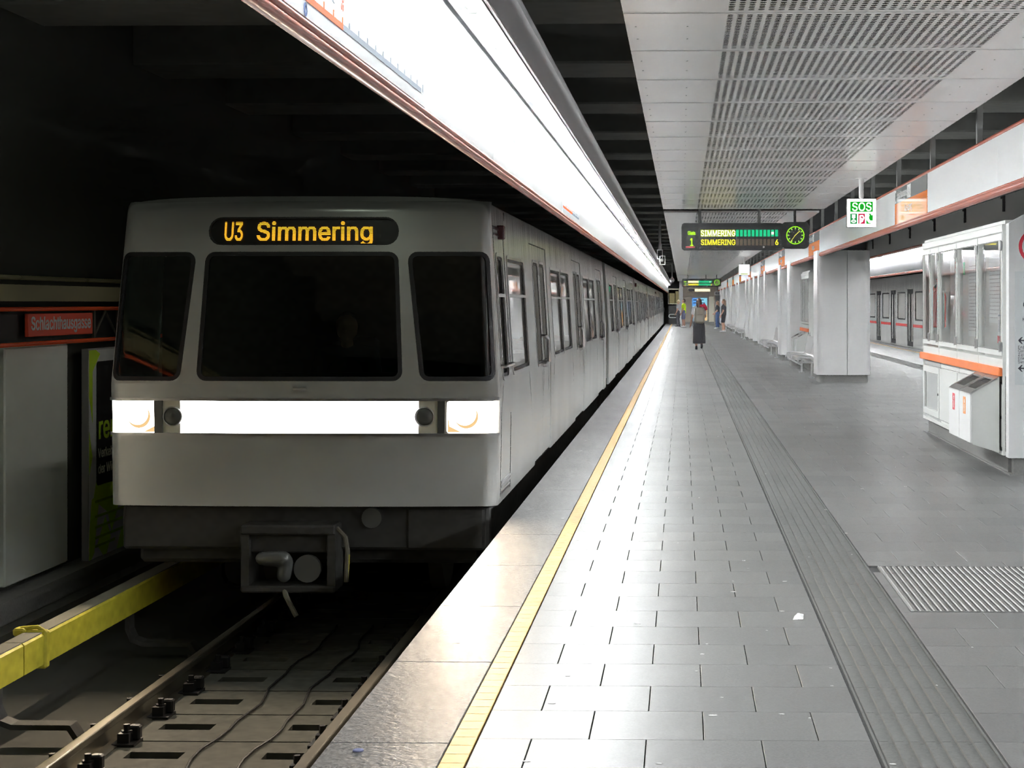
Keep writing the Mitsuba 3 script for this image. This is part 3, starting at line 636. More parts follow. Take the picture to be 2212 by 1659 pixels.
# ================================================================== THE SILVER TRAIN
TC, HW = -2.785, 1.442
ZS, ZB, ZT = .035, .93, 2.19                   # skirt, window sill, start of the roof curve
def hw(z): z = np.asarray(z, float); return HW - .062 * np.maximum(0, z - ZB) - .014 * np.maximum(0, .9 - z)
def rake(z): return .10 * np.maximum(0, np.asarray(z, float) - ZB)
RC = .10
def front_pt(s, z, w, Y0):
    s, z, w = (np.asarray(a, float) for a in (s, z, w))
    sg, a = np.sign(s), np.abs(s)
    phi = np.clip((z - ZT) / .09, 0, 1.5); zz = np.where(z > ZT, ZT + .09 * np.sin(phi), z); ry = np.where(z > ZT, .09 * (1 - np.cos(phi)), 0)
    flat = hw(zz) - RC
    th = np.clip((a - (HW - RC)) / RC, 0, math.pi / 2)
    x = np.where(th > 0, flat + (RC + w) * np.sin(th), a * flat / (HW - RC)); y = np.where(th > 0, RC - (RC + w) * np.cos(th), -w)
    y = y + .05 * np.minimum(a / (HW - RC), 1) ** 2 + rake(zz) + ry
    return np.stack([TC + sg * x, Y0 + y, zz], 1)
SMAX = HW - RC + RC * math.pi / 2
def front(poly, t, Y0, off=0., size=.09):
    m = ext(poly, t); m = m.subdivide_to_size(size, max_iter=12) if hasattr(m, 'subdivide_to_size') else m
    v = m.vertices; m.vertices = front_pt(v[:, 0], v[:, 1], v[:, 2] - t + off, Y0); return trimesh.Trimesh(m.vertices, m.faces, process=False)
def side_pt(v, z, w, Y0, sgn): return np.stack([TC + sgn * (hw(z) + w), Y0 + v, z], 1)
def side(poly, t, Y0, off=0., sgn=1, size=.6):
    m = ext(poly, t); m = m.subdivide_to_size(size, max_iter=10)
    v = m.vertices; m.vertices = side_pt(v[:, 0], v[:, 1], v[:, 2] - t + off, Y0, sgn); return trimesh.Trimesh(m.vertices, m.faces, process=False)
CARL = 17.4
DOORS = [3.2, 9.0, 14.8]; DW = 1.8
WINS = [(1.12, 2.52), (5.42, 6.80), (6.90, 8.28), (11.2, 12.6), (12.7, 14.1)]
WZ = (.965, 1.885)
sd0 = lambda z: .15 + .10 * max(0, z - ZB)
def car_meshes(cab):
    """all meshes of a car with its near end at y = 0"""
    M = []
    start = [(sd0(ZS), ZS), (sd0(ZB), ZB), (sd0(2.25), 2.25)] if cab else [(0, ZS), (0, 2.25)]
    P = Polygon(start + [(CARL, 2.25), (CARL, ZS)])
    holes = [rrect(a, b, WZ[0], WZ[1], .06) for a, b in WINS] + [sbox(d - .012, ZS - .1, d + DW + .012, 2.075) for d in DOORS]
    if cab: holes.append(rrect(.36, .80, WZ[0] - .01, WZ[1], .07))
    P = P.difference(unary_union(holes))
    M.append(('side_panel', side(P, .035, 0), 'm_silver', 30))
    for d in DOORS:
        for j in range(2):
            a = d + j * DW / 2; L = sbox(a + .004, ZS + .02, a + DW / 2 - .004, 2.066)
            wa, wb = (a + .30, a + .80) if j == 0 else (a + .10, a + .60)
            wh = rrect(wa, wb, .955, 1.895, .07)
            M.append(('door', side(L.difference(wh), .03, 0, -.008), 'm_silver', 30))
            M.append(('door/pane', side(wh.buffer(.01), .006, 0, -.028), 'm_glass', False))
            M.append(('door/gasket', side(wh.buffer(.012).difference(wh.buffer(-.018)), .006, 0, -.004), 'm_rubber', False))
            M.append(('door/window_frame', side(wh.buffer(.035).difference(wh.buffer(.010)), .006, 0, -.003), 'm_chrome', False))
            hx = a + (.84 if j == 0 else .06)
            p = lambda v, z, w: tuple(side_pt(np.array([v]), np.array([z]), np.array([w]), 0, 1)[0])
            M.append(('door/handle', cat(tube([p(hx, .955, -.005), p(hx, .955, .045), p(hx, 1.17, .05), p(hx, 1.20, .03), p(hx, 1.205, -.005)], .014, 8), cyl(p(hx, .93, -.005), p(hx, .93, .03), .03, 10)), 'm_chrome', 40))
        M.append(('door_seam', side(unary_union([sbox(d - .018, 2.068, d + DW + .018, 2.082), sbox(d - .02, ZS, d - .006, 2.08), sbox(d + DW + .006, ZS, d + DW + .02, 2.08), sbox(d + DW / 2 - .005, ZS, d + DW / 2 + .005, 2.066)]), .02, 0, -.02), 'm_seam', False))
    wlist = [(rrect(a, b, WZ[0], WZ[1], .06), a, b) for a, b in WINS] + ([(rrect(.36, .80, WZ[0] - .01, WZ[1], .07), .36, .80)] if cab else [])
    for k, (w, a, b) in enumerate(wlist):
        M.append(('side_window', side(unary_union([w.buffer(.018).difference(w.buffer(-.010)), sbox(a, 1.567, b, 1.592)]), .012, 0, .006), 'm_steel', 30))
        M.append(('side_window/gasket', side(w.buffer(-.008).difference(unary_union([w.buffer(-.035)])), .006, 0, -.006), 'm_rubber', False))
        M.append(('side_window/pane', side(w, .006, 0, -.016), 'm_glass', False))
    # roof and far side, floor, interior
    rf = [(TC + hw(2.25), 2.25)] + [(TC + hw(2.25) * math.cos(t) ** .6, 2.25 + .07 * math.sin(t)) for t in np.linspace(.15, math.pi / 2, 8)]
    rf = rf + [(2 * TC - x, z) for x, z in rf[::-1]]
    y0 = .30 if cab else 0
    M.append(('roof', ex(Polygon(rf), y0, CARL, 'y'), 'm_silver', 50))
    M.append(('far_side', side(Polygon(start + [(CARL, 2.25), (CARL, ZS)]).difference(unary_union([rrect(a, b, WZ[0], WZ[1], .06) for a, b in WINS])), .035, 0, sgn=-1), 'm_silver', 30))
    xa, xb = TC - 1.30, TC + 1.30
    ys = 1.15 if cab else .05
    M.append(('saloon', cat(bx(xa, xb, ys, CARL - .05, .06, .10), bx(xa, xb, ys, CARL - .05, 2.20, 2.24), bx(TC - 1.37, TC - 1.33, ys, CARL - .05, .1, .95), bx(xa, xb, ys, ys + .04, .1, 2.2), bx(xa, xb, CARL - .05, CARL - .01, .1, 2.2)), 'm_inner', False))
    seats = []
    for a, b in [(1.35, 2.6), (5.3, 8.4), (11.1, 14.2)]:
        for yy in (a + .1, (a + b) / 2, b - .35):
            for xx in (TC - 1.25, TC + .35): seats += [rb(xx, xx + .9, yy - .2, yy + .25, .30, .50, .04), rb(xx, xx + .9, yy + .02, yy + .10, .5, 1.02, .03)]
    M.append(('seat_row', cat(seats), 'm_seat', 30))
    M.append(('end_wall', cat(bx(TC - 1.36, TC + 1.36, CARL - .012, CARL, .04, 2.24), *([] if cab else [bx(TC - 1.36, TC + 1.36, 0, .012, .04, 2.24)])), 'm_silver', False))
    M.append(('gangway', bx(TC - .4, TC + .4, CARL, CARL + .9, .2, 2.0), 'm_black', False))
    M.append(('underframe', cat(rb(TC - 1.28, TC + 1.28, .28, CARL - .1, -.42, .034, .03), *[rb(TC + .7, TC + 1.22, a, a + b, -.70, -.40, .03) for a, b in ((4.5, 2.), (7., 1.2), (8.6, 2.1), (11.2, .9))]), 'm_under', False))
    wh = []
    for yy in (2.3, 4.3, CARL - 4.3, CARL - 2.3):
        for xx in (TC - .7, TC + .7): wh.append(cyl((xx - .06, yy, -.53), (xx + .06, yy, -.53), .415, 28))
    for w_ in wh: M.append(('wheel', w_, 'm_rust', 30))
    return M
def make_car(key, meshes, Y):
    cur = None
    for nm, d, mat in meshes:
        if '/' in nm: part(cur, nm.split('/')[1], d, to=T().translate([0, Y, 0]))
        else:
            k = part(key, nm, d, to=T().translate([0, Y, 0]))
            cur = k
mc = [(n_, mikit.ply(m, mat, s), mat) for n_, m, mat, s in car_meshes(True)]
mp = [(n_, mikit.ply(m, mat, s), mat) for n_, m, mat, s in car_meshes(False)]
FY, PITCH = 12.10, 18.4
cars = []
for i in range(6):
    c = thing('train_car', ['silver front car of the underground train with lit amber destination display and headlights', 'second silver car of the train, coupled right behind the front car'][i] if i < 2 else f'{ORD[i]} silver car of the train counted from its lit front' + (', the farthest one' if i == 5 else ''), 'train car', 'silver cars of the arriving train')
    cars.append(c); make_car(c, mc if i % 2 == 0 else mp, FY + PITCH * i)
    if i % 2 == 0: part(c, 'marker_lamp', rb(TC + hw(2.06) - .03, TC + hw(2.06) + .05, FY + PITCH * i + .60, FY + PITCH * i + .70, 2.01, 2.115, .008), 'm_maroon')
    if i < 4: part(c, 'interior_lamp', bx(TC - .05, TC + .05, FY + PITCH * i + 1.6, FY + PITCH * i + CARL - .4, 2.185, 2.198), None, emit=(9.0, 8.6, 7.8), w=.25)
    if i in (2, 4):
        part(c, 'cab_front', front(sbox(-SMAX, ZS, SMAX, 2.31), .03, FY + PITCH * i), 'm_silver', 30)
c0 = cars[0]
# cab door with kick louvres on the platform side of the front car
part(c0, 'cab_door_seam', side(unary_union([sbox(.262, .08, .274, 2.1), sbox(.945, .08, .975, 2.1), sbox(.262, 2.09, .975, 2.1)]), .012, FY, .002), 'm_seam')
for z in (.10, .145, .175, 2.03, 2.075): part(c0, 'louvre', side(sbox(.30, z, .92, z + .018), .012, FY, .009), 'm_chrome')
def hp(v, z, w): return tuple(side_pt(np.array([v]), np.array([z]), np.array([w]), FY, 1)[0])
part(c0, 'grab_rail', tube([hp(.30, 1.05, -.0), hp(.30, 1.05, .04), hp(.86, 1.05, .04), hp(.86, 1.05, 0)], .012), 'm_chrome', 40)
# ---- front
wins = [Polygon([(-.84, 1.895), (-.905, .955), (-SMAX + .075, .955), (-SMAX + .075, 1.895)]).buffer(-.07).buffer(.07, quad_segs=5),
        Polygon([(-.76, 1.895), (.725, 1.895), (.74, .955), (-.775, .955)]).buffer(-.07).buffer(.07, quad_segs=5)]
wins.append(Polygon([(.80, 1.895), (.875, .955), (SMAX - .075, .955), (SMAX - .075, 1.895)]).buffer(-.07).buffer(.07, quad_segs=5))
DISP = rrect(-.745, .73, 1.955, 2.150, .095)
BAND = sbox(-SMAX, .55, SMAX, .825)
body = sbox(-SMAX, ZS, SMAX, 2.31).difference(unary_union(wins + [DISP, BAND]))
part(c0, 'front_panel', front(body, .03, FY, size=.035), 'm_silver', 40)
for wp in wins:
    wd = part(c0, 'windscreen', front(wp.buffer(.004).difference(wp.buffer(-.028)), .03, FY, .003, .06), 'm_rubber', 30)
    part(wd, 'pane', front(wp.buffer(-.02), .006, FY, -.012, .05), 'm_tint', 30)
# destination display
dsp = part(c0, 'destination_display', front(DISP, .008, FY, -.022), 'm_board', 30)
part(dsp, 'rim', front(DISP.buffer(.006).difference(DISP.buffer(-.006)), .024, FY, .002), 'm_rubber', 30)
tp = unary_union([affinity.translate(txt_poly('U3', .132, .155, True), -.64, 1.985), affinity.translate(txt_poly('Simmering', .132, .915, True), -.385, 1.985)])
rows_ = unary_union([sbox(-1, 1.93 + .0105 * i, 1, 1.93 + .0105 * i + .0068) for i in range(24)])
part(dsp, 'lettering', front(tp.intersection(rows_), .003, FY, -.012, .2), None, emit=(1.7, .72, .04), w=.05)
# the band of lights at the waist
def lip(z, h_, a, b): return front(sbox(a, z, b, z + h_), .03, FY, .012, .08)
bnd = part(c0, 'light_band', front(BAND, .01, FY, -.035), 'm_under', 30)
part(bnd, 'lip', cat(*[lip(z, .02, a, b) for z in (.549, .806) for a, b in ((-SMAX, SMAX),)]), 'm_steel', 30)
for ea, eb in ((-1.09, -1.03), (1.0, 1.055)): part(bnd, 'divider', front(sbox(ea, .55, eb, .826), .03, FY, .006), 'm_couple', 30)
part(bnd, 'lit_panel', front(sbox(-.90, .569, .86, .806), .008, FY, -.012), None, 30, emit=(6.0, 6.1, 6.2), w=1.0)
for ea, eb in ((-1.03, -.90), (.86, 1.0)): part(bnd, 'end_panel', front(sbox(ea, .569, eb, .806), .008, FY, -.012), 'm_cream', 30)
for u in (-.955, .905):
    yy = front_pt([u], [.69], [0], FY)[0]
    part(bnd, 'round_lamp', trimesh.creation.revolve([(0, .012), (.03, .010), (.055, .003), (.066, -.006), (.066, -.03), (0, -.03)], sections=28).apply_transform(trimesh.transformations.rotation_matrix(math.pi / 2, (1, 0, 0))).apply_translation([yy[0], yy[1] + .004, .69]), 'm_couple', 40)
    part(bnd, 'lamp_rim', trimesh.creation.torus(.068, .005, 28, 8).apply_transform(trimesh.transformations.rotation_matrix(math.pi / 2, (1, 0, 0))).apply_translation([yy[0], yy[1] + .002, .69]), 'm_steel', 40)
for sgn in (-1, 1):
    hl_ = part(c0, 'headlight', front(affinity.scale(rrect(1.065, SMAX - .03, .571, .804, .02), sgn, 1, origin=(0, 0)), .008, FY, -.006, .03), None, 30, emit=(5.0, 4.7, 4.1), w=.5)
    cc = front_pt([sgn * 1.21], [.69], [0], FY)[0]
    part(hl_, 'amber_crescent', front(unary_union([Point(sgn * 1.21, .69).buffer(.085, quad_segs=10).difference(Point(sgn * 1.21 - .012, .71).buffer(.085, quad_segs=10)), Polygon([(sgn * 1.075, .578), (sgn * 1.17, .578), (sgn * 1.085, .62), (sgn * 1.075, .70)])]), .004, FY, -.001, .03), None, 30, emit=(.95, .62, .28), w=.01)
    scene[f'light_head_{"left" if sgn < 0 else "right"}'] = {'type': 'spot', 'cutoff_angle': 62.0, 'beam_width': 18.0, 'intensity': rgb(HEAD, HEAD * .80, HEAD * .58),
        'to_world': T().look_at(origin=[float(cc[0]), FY - .06, .69], target=[float(cc[0]) + .35, FY - 6, -.35], up=[0, 0, 1])}
# cab inside: desk, bulkhead, seat
part(c0, 'cab_floor', cat(bx(TC - 1.28, TC + 1.28, FY + .35, FY + 1.15, .05, .09), bx(TC - 1.365, TC + 1.365, FY + 1.10, FY + 1.13, .05, 2.24), bx(TC - 1.28, TC + 1.28, FY + .35, FY + 1.15, 2.2, 2.22)), 'm_under')
part(c0, 'driver_desk', cat(rb(TC - 1.2, TC + 1.2, FY + .16, FY + .50, .70, .90, .03), rb(TC - .3, TC + .9, FY + .22, FY + .42, .90, 1.0, .03)), 'm_under')
part(c0, 'driver_seat', cat(rb(TC - .05, TC + .42, FY + .75, FY + 1.1, .50, .60, .04), rb(TC, TC + .38, FY + 1.04, FY + 1.11, .6, 1.25, .03)), 'm_clothdark')
part(c0, 'wiper', cat(tube([tuple(front_pt([-.05], [.90], [.02], FY)[0]), tuple(front_pt([.05], [.90], [.03], FY)[0])], .012)), 'm_steel')
# underframe front, coupler, hose
part(c0, 'front_apron', cat(rb(TC - 1.36, TC + 1.36, FY + .14, FY + .30, -.30, .034, .02), rb(TC + .75, TC + 1.33, FY + .12, FY + .4, -.30, .02, .02)), 'm_under')
cp = part(c0, 'coupler', cat(rb(TC - .42, TC + .27, FY - .10, FY + .25, -.16, -.09, .012), bx(TC - .42, TC - .36, FY - .08, FY + .2, -.55, -.12), bx(TC + .21, TC + .27, FY - .08, FY + .2, -.55, -.12), rb(TC - .42, TC + .27, FY - .10, FY + .2, -.58, -.53, .012), rb(TC - .40, TC + .25, FY - .02, FY + .3, -.30, -.16, .01)), 'm_under')
part(cp, 'head', cat(blob([((TC - .26, FY - .1, -.33), .05, (TC - .1, FY - .12, -.33), .06), ((TC - .1, FY - .1, -.45), .055, (TC - .08, FY - .1, -.35), .05)], .03, 3), cyl((TC + .06, FY - .06, -.41), (TC + .06, FY - .02, -.41), .10, 20)), 'm_couple', 40)
part(cp, 'hose', tube([(TC + .27, FY - .02, -.12), (TC + .34, FY - .06, -.18), (TC + .36, FY - .08, -.28), (TC + .35, FY - .08, -.5)], .018), 'm_rust', 40)
part(cp, 'hose_end', cyl((TC + .362, FY - .08, -.30), (TC + .352, FY - .08, -.48), .016), 'm_cover')
part(cp, 'lever', tube([(TC - .10, FY - .08, -.56), (TC - .08, FY - .12, -.60), (TC + .0, FY - .14, -.74)], .02), 'm_dust', 40)
part(c0, 'horn', cyl((TC + .50, FY + .10, -.06), (TC + .50, FY + .16, -.06), .075, 20), 'm_couple', 40)
# ================================================================== TRAIN ON THE FAR TRACK
ft = thing('far_train', 'silver train with red stripe standing at the far platform edge, doors dark', 'train')
FXS = 7.86
holes = []
for i in range(14):
    a = 34 + 4.6 * i
    holes += [sbox(a, .03, a + 1.5, 2.02), rrect(a + 2.0, a + 4.1, .95, 1.9, .05)]
wall_ = sbox(30, -.02, 100, 2.3).difference(unary_union(holes))
part(ft, 'side_panel', mapped(ext(wall_, .04), 'x').apply_translation([FXS, 0, 0]), 'm_silver')
part(ft, 'roof', bx(FXS, FXS + 2.7, 30, 100, 2.28, 2.5), 'm_silver')
part(ft, 'saloon', cat(bx(FXS + 2.5, FXS + 2.55, 30, 100, 0, 2.28), bx(FXS + .05, FXS + 2.5, 30, 100, 0, .05), bx(FXS, FXS + 2.5, 30, 30.04, 0, 2.3)), 'm_inner')
part(ft, 'interior_lamp', cat(bx(FXS + 1.2, FXS + 1.3, 33, 99, 2.24, 2.26)), None, emit=(2.4, 2.2, 1.6), w=.2)
part(ft, 'underframe', bx(FXS + .1, FXS + 2.4, 30, 100, -.6, -.02), 'm_under')
for i in range(14):
    a = 34 + 4.6 * i
    part(ft, 'stripe', bx(FXS - .003, FXS, a + 1.5, a + 4.6, .70, .80), 'm_extred')
    for j in range(2):
        b0 = a + .03 + .735 * j
        d_ = part(ft, 'door', mapped(ext(sbox(b0, .04, b0 + .71, 2.0).difference(rrect(b0 + .1, b0 + .61, .2, 1.85, .04)), .03), 'x').apply_translation([FXS + .005, 0, 0]), 'm_dark')
        part(d_, 'pane', bx(FXS + .02, FXS + .024, b0 + .1, b0 + .61, .2, 1.85), 'm_glass')
    w_ = part(ft, 'side_window', mapped(ext(rrect(a + 1.98, a + 4.12, .93, 1.92, .05).difference(rrect(a + 2.03, a + 4.07, .98, 1.87, .05)), .02), 'x').apply_translation([FXS - .005, 0, 0]), 'm_rubber')
    part(w_, 'pane', bx(FXS + .012, FXS + .016, a + 2.0, a + 4.1, .95, 1.9), 'm_glass')

# ================================================================== RAILS
railp = unary_union([rrect(-.036, .036, -.045, 0, .012), sbox(-.009, -.14, .009, -.03), Polygon([(-.07, -.16), (.07, -.16), (.07, -.15), (.012, -.135), (-.012, -.135), (-.07, -.15)])])
for X, lab in ((-3.405, 'polished steel running rail on the track bed, the one away from the platform'), (-2.035, 'dull steel running rail on the track bed close to the platform edge')):
    t = thing('running_rail', lab, 'rail')
    part(t, 'rail', ex(affinity.translate(railp, X, -.945), -3, YEND, 'y'), 'm_rail' if X < -3 else 'm_rust', 40)
    cd = mikit.ply(cat(bx(X - .17, X + .17, 0, .17, -1.125, -1.085), bx(X + .06, X + .13, .03, .14, -1.085, -1.03), cyl((X + .10, .085, -1.09), (X + .10, .085, -.985), .02, 6), cyl((X + .10, .085, -1.04), (X + .10, .085, -1.02), .034, 6), bx(X - .13, X - .06, .03, .14, -1.085, -1.03), cyl((X - .10, .085, -1.09), (X - .10, .085, -.985), .02, 6), rb(X + .10, X + .17, .10, .16, -1.085, -1.0, .01)), 'm_rubber')
    for i in range(12): part(t, 'fastening', cd, to=T().translate([0, 7.80 + .65 * i, 0]))
tr = thing('conductor_rail', 'yellow covered conductor rail on brackets at the far side of the track', 'conductor rail')
segs = [(3.0, 8.9), (8.92, 10.27), (10.285, 10.62), (10.66, 16.0), (16.02, 30.0), (30.02, YEND)]
for a, b in segs:
    s_ = part(tr, 'cover', ex(Polygon([(-4.235, -.80), (-4.235, -.625), (-4.215, -.60), (-4.115, -.60), (-4.10, -.615), (-4.10, -.80), (-4.115, -.80), (-4.115, -.63), (-4.22, -.63), (-4.22, -.80)]), a, b, 'y'), 'm_cover')
    part(s_, 'dusty_top', bx(-4.228, -4.112, a, b, -.602, -.595), 'm_dust')
part(tr, 'clamp', cat(rb(-4.255, -4.085, 10.60, 10.67, -.83, -.585, .012), rb(-4.30, -4.22, 10.585, 10.68, -.62, -.57, .012), tube([(-4.26, 10.63, -.575), (-4.15, 10.63, -.565), (-4.09, 10.63, -.60)], .014)), 'm_cover')
part(tr, 'current_rail', ex(sbox(-4.20, -.79, -4.13, -.66), 3, YEND, 'y'), 'm_rust')
for yy in (9.95, 12.4, 7.2, 14.9): part(tr, 'bracket', cat(ex(LineString([(-4.165, -.8), (-4.165, -.93), (-4.13, -1.01), (-4.05, -1.04), (-3.70, -1.04), (-3.66, -1.1)]).buffer(.016), yy, yy + .12, 'y')), 'm_under')
for k, (xx, lab) in enumerate(((-2.78, 'thin cable lying along the middle of the track bed'), (-2.48, 'thin cable lying on the track bed nearer the platform'))):
    pts = [(xx + .025 * math.sin(y_ * 3.1 + k) + .015 * math.sin(y_ * 7.7), y_, -1.088) for y_ in np.arange(5.5, 13.5, .22)]
    add(thing('cable', lab, 'cable'), tube(pts, .008, 6), 'm_black', 40)

# ================================================================== HANGING SIGNS
def indicator(Y, first):
    w = 'nearer' if first else 'farther'
    t = thing('train_indicator', f'{w} black train indicator board with glowing SIMMERING lines hung from the ceiling', 'display board')
    xa, xb, za, zb = -.014, 1.735, 2.438, 2.903
    body = rrect(xa, xb, za, zb, .06)
    part(t, 'housing', ex(body, Y, Y + .22, 'y'), 'm_board', 30)
    part(t, 'front_rim', ex(body.difference(rrect(xa + .06, xb - .05, za + .068, zb - .06, .03)), Y - .02, Y, 'y'), 'm_black', 30)
    part(t, 'back_rim', ex(body.difference(body.buffer(-.012)), Y + .22, Y + .235, 'y'), 'm_midgrey', 30)
    for x in (.30, 1.33): part(t, 'hanger', cyl((x, Y + .11, 2.90), (x, Y + .11, 4.46), .026, 12), 'm_grey', 40)
    o = Y - .003; C = TO_CAM
    zc1, zc2 = 2.728, 2.572
    s1 = place(txt('SIMMERING', .098, .60, True), (.315, o, zc1 - .049), *C); s2 = place(txt('SIMMERING', .092, .60, True), (.315, o, zc2 - .046), *C)
    part(t, 'top_line', s1, None, emit=(2.4, 2.2, 1.2), w=.02)
    part(t, 'bottom_line', s2, None, emit=(1.7, 1.4, .05), w=.02)
    part(t, 'minutes', place(txt('6', .092, .065, True), (1.59, o, zc2 - .046), *C), None, emit=(1.7, 1.4, .05), w=.02)
    part(t, 'top_line_glow', cat(*[place(bx(.312 + i * .0672, .312 + i * .0672 + .060, -.060, .060, 0, .001), (0, o + .0015, zc1), *C) for i in range(9)]), None, emit=(.42, .55, .03), w=.01)
    part(t, 'platform_word', place(txt('Gleis', .062, .135, True), (.09, o, 2.70), *C), None, emit=(.8, 1.7, .02), w=.02)
    part(t, 'platform_number', place(txt('1', .135, .07, True), (.12, o, 2.505), *C), None, emit=(.8, 1.7, .02), w=.02)
    cg = [place(bx(0, .050, -.058, .058, 0, .002), (.925 + i * .0672, o, zc1), *C) for i in range(11)]
    cb_ = [place(bx(0, .050, -.056, .056, 0, .002), (.925 + i * .0672, o, zc2), *C) for i in range(10)]
    part(t, 'lit_cell', cat(cg), None, emit=(.015, .62, .26), w=.02, kind='stuff')
    if first: part(t, 'dark_cell', cat(cb_), 'm_cellbrown', kind='stuff')
    else: part(t, 'lit_cell', cat(cb_), None, emit=(.015, .62, .26), w=.02, kind='stuff')
    part(t, 'train_mark', cat(place(bx(0, .038, -.022, .022, 0, .002), (.925 + 9 * .0672 + .006, o - .002, zc1), *C)), None, emit=(2, 1.8, 1.5), w=.01)
    part(t, 'sticker', place(bx(0, .16, 0, .03, 0, .001), (xa + .07, Y - .0205, za + .035), *C), 'm_binlabelred')
    part(t, 'lock', place(ext(Point(0, 0).buffer(.016), .004), (1.40, Y - .021, za + .05), *C), 'm_steel')
    c = thing('platform_clock', f'square black clock with green dial beside the {w} train indicator', 'clock')
    cx, cz = 1.945, 2.69
    cb2 = rrect(cx - .235, cx + .235, cz - .228, cz + .228, .075)
    part(c, 'case', ex(cb2, Y - .01, Y + .22, 'y'), 'm_board', 30)
    part(c, 'rim', ex(cb2.difference(rrect(cx - .165, cx + .165, cz - .165, cz + .165, .03)), Y - .03, Y - .01, 'y'), 'm_black', 30)
    part(c, 'link', bx(1.70, 1.75, Y + .05, Y + .15, 2.6, 2.75), 'm_black')
    part(c, 'hanger', cyl((cx, Y + .11, 2.90), (cx, Y + .11, 3.35), .022, 10), 'm_black', 40)
    part(c, 'dial', ex(rrect(cx - .165, cx + .165, cz - .165, cz + .165, .03), Y - .014, Y - .010, 'y'), 'm_grey' if False else 'm_board')
    R = Point(0, 0).buffer(.155, quad_segs=14).difference(Point(0, 0).buffer(.141, quad_segs=14))
    ticks = [affinity.rotate(sbox(-.008, .105, .008, .135), 30 * i, origin=(0, 0)) for i in range(12)]
    part(c, 'ring', place(ext(unary_union([R]), .002), (cx, Y - .016, cz), *C), None, emit=(.45, 1.6, .02), w=.02)
    part(c, 'hour_mark', place(ext(unary_union(ticks), .002), (cx, Y - .016, cz), *C), None, emit=(.45, 1.0, .12), w=.01)
    part(c, 'hand', place(ext(unary_union([LineString([(-.012, -.01), (.078, .075)]).buffer(.0065), LineString([(.01, .012), (-.088, -.118)]).buffer(.0045)]), .003), (cx, Y - .019, cz), *C), None, emit=(.8, .75, .12), w=.01)
indicator(28.78, True); indicator(94.0, False)

def sos(Y, X, label, detail):
    t = thing('emergency_sign', label, 'sign')
    x0, x1, z0, z1 = X - .185, X + .185, 2.495, 2.855
    part(t, 'pole', cat(cyl((X, Y + .03, 2.855), (X, Y + .03, CZ + .02), .032, 14), cyl((X, Y + .03, CZ - .012), (X, Y + .03, CZ), .075, 20)), 'm_white', 40)
    part(t, 'case', cat(rb(x0 - .005, x1 + .005, Y, Y + .06, z0 - .005, z1 + .012, .01)), 'm_under')
    part(t, 'lit_face', rb(x0, x1, Y - .012, Y + .0, z0, z1, .005), None, emit=(1.9, 1.92, 1.9), w=.1)
    part(t, 'lit_face', rb(x0, x1, Y + .06, Y + .072, z0, z1, .005), None, emit=(1.9, 1.92, 1.8), w=.1)
    if not detail:
        part(t, 'back_face_mark', bx(X - .13, X + .13, Y - .016, Y - .0125, z0 + .02, z0 + .05), 'm_lime'); return
    o = Y - .0135; C = TO_CAM; G = (.005, .42, .015)
    w = .285; gx = X - w / 2
    top = sbox(0, 0, w, .128); ST = affinity.translate(txt_poly('SOS', .105, .255, True), .015, .012)
    part(t, 'green_field', place(ext(top.difference(ST), .002), (gx, o, 2.690), *C), None, emit=G, w=.02)
    s_ = .083; b1 = sbox(0, 0, s_, .128)
    dev = unary_union([sbox(.018, .072, .065, .118), sbox(.030, .06, .052, .075), affinity.scale(Point(.0415, .032).buffer(.026), 1.25, .8).difference(sbox(.025, .027, .058, .037))])
    part(t, 'green_field', place(ext(b1.difference(dev), .002), (gx, o, 2.537), *C), None, emit=(.01, .30, .06), w=.02)
    stp = unary_union([sbox(.012, .0, .03, .095), LineString([(.02, .10), (.055, .105), (.07, .075), (.05, .03), (.03, .02)]).buffer(.009), LineString([(.03, .075), (.048, .065), (.04, .045)]).buffer(.006)])
    part(t, 'red_field', place(ext(b1.difference(stp), .002), (gx + .101, o, 2.537), *C), None, emit=(.62, .012, .07), w=.02)
    ph = unary_union([LineString([(.016, .10), (.018, .06), (.04, .026), (.075, .022)]).buffer(.018), Point(.02, .105).buffer(.022), Point(.068, .022).buffer(.02), sbox(.06, .11, .09, .128)])
    part(t, 'green_field', place(ext(b1.difference(ph), .002), (gx + .202, o, 2.537), *C), None, emit=G, w=.02)
sos(21.4, 2.292, 'lit white SOS sign with green and red pictograms on a ceiling pole, the nearer one', True)
sos(57.5, 2.13, 'smaller lit white sign on a ceiling pole far down the platform', False)

cc = thing('platform_camera', 'camera in a wire cage hung on a pole between light trough and ceiling panels', 'camera')
part(cc, 'pole', cyl((-.62, 46, 3.0), (-.62, 46, 4.46), .035), 'm_white', 40)
part(cc, 'pole_foot', cyl((-.62, 46, 2.98), (-.62, 46, 3.16), .055), 'm_white', 40)
part(cc, 'cage', cat(*[[bx(-.70 + d, -.68 + d, 45.9, 46.1, a, a + h_), bx(-.56 + d, -.54 + d, 45.9, 46.1, a, a + h_), bx(-.70 + d, -.54 + d, 45.9, 46.1, a + h_ - .02, a + h_), bx(-.70 + d, -.54 + d, 45.9, 46.1, a, a + .02)] for d, a, h_ in ((0, 2.73, .27), (.07, 2.58, .25))]), 'm_white')
part(cc, 'body', rb(-.64, -.52, 45.85, 46.15, 2.66, 2.76, .02), 'm_midgrey')
dc = thing('dome_camera', 'white dome camera hung on a pole near the end of the light trough', 'camera')
part(dc, 'pole', cat(cyl((-.60, 97, 3.0), (-.60, 97, 4.46), .035), cyl((-.60, 97, 2.93), (-.60, 97, 3.05), .06)), 'm_white', 40)
part(dc, 'dome', trimesh.creation.icosphere(2, .14).apply_translation([-.60, 97, 2.86]), 'm_white', True)
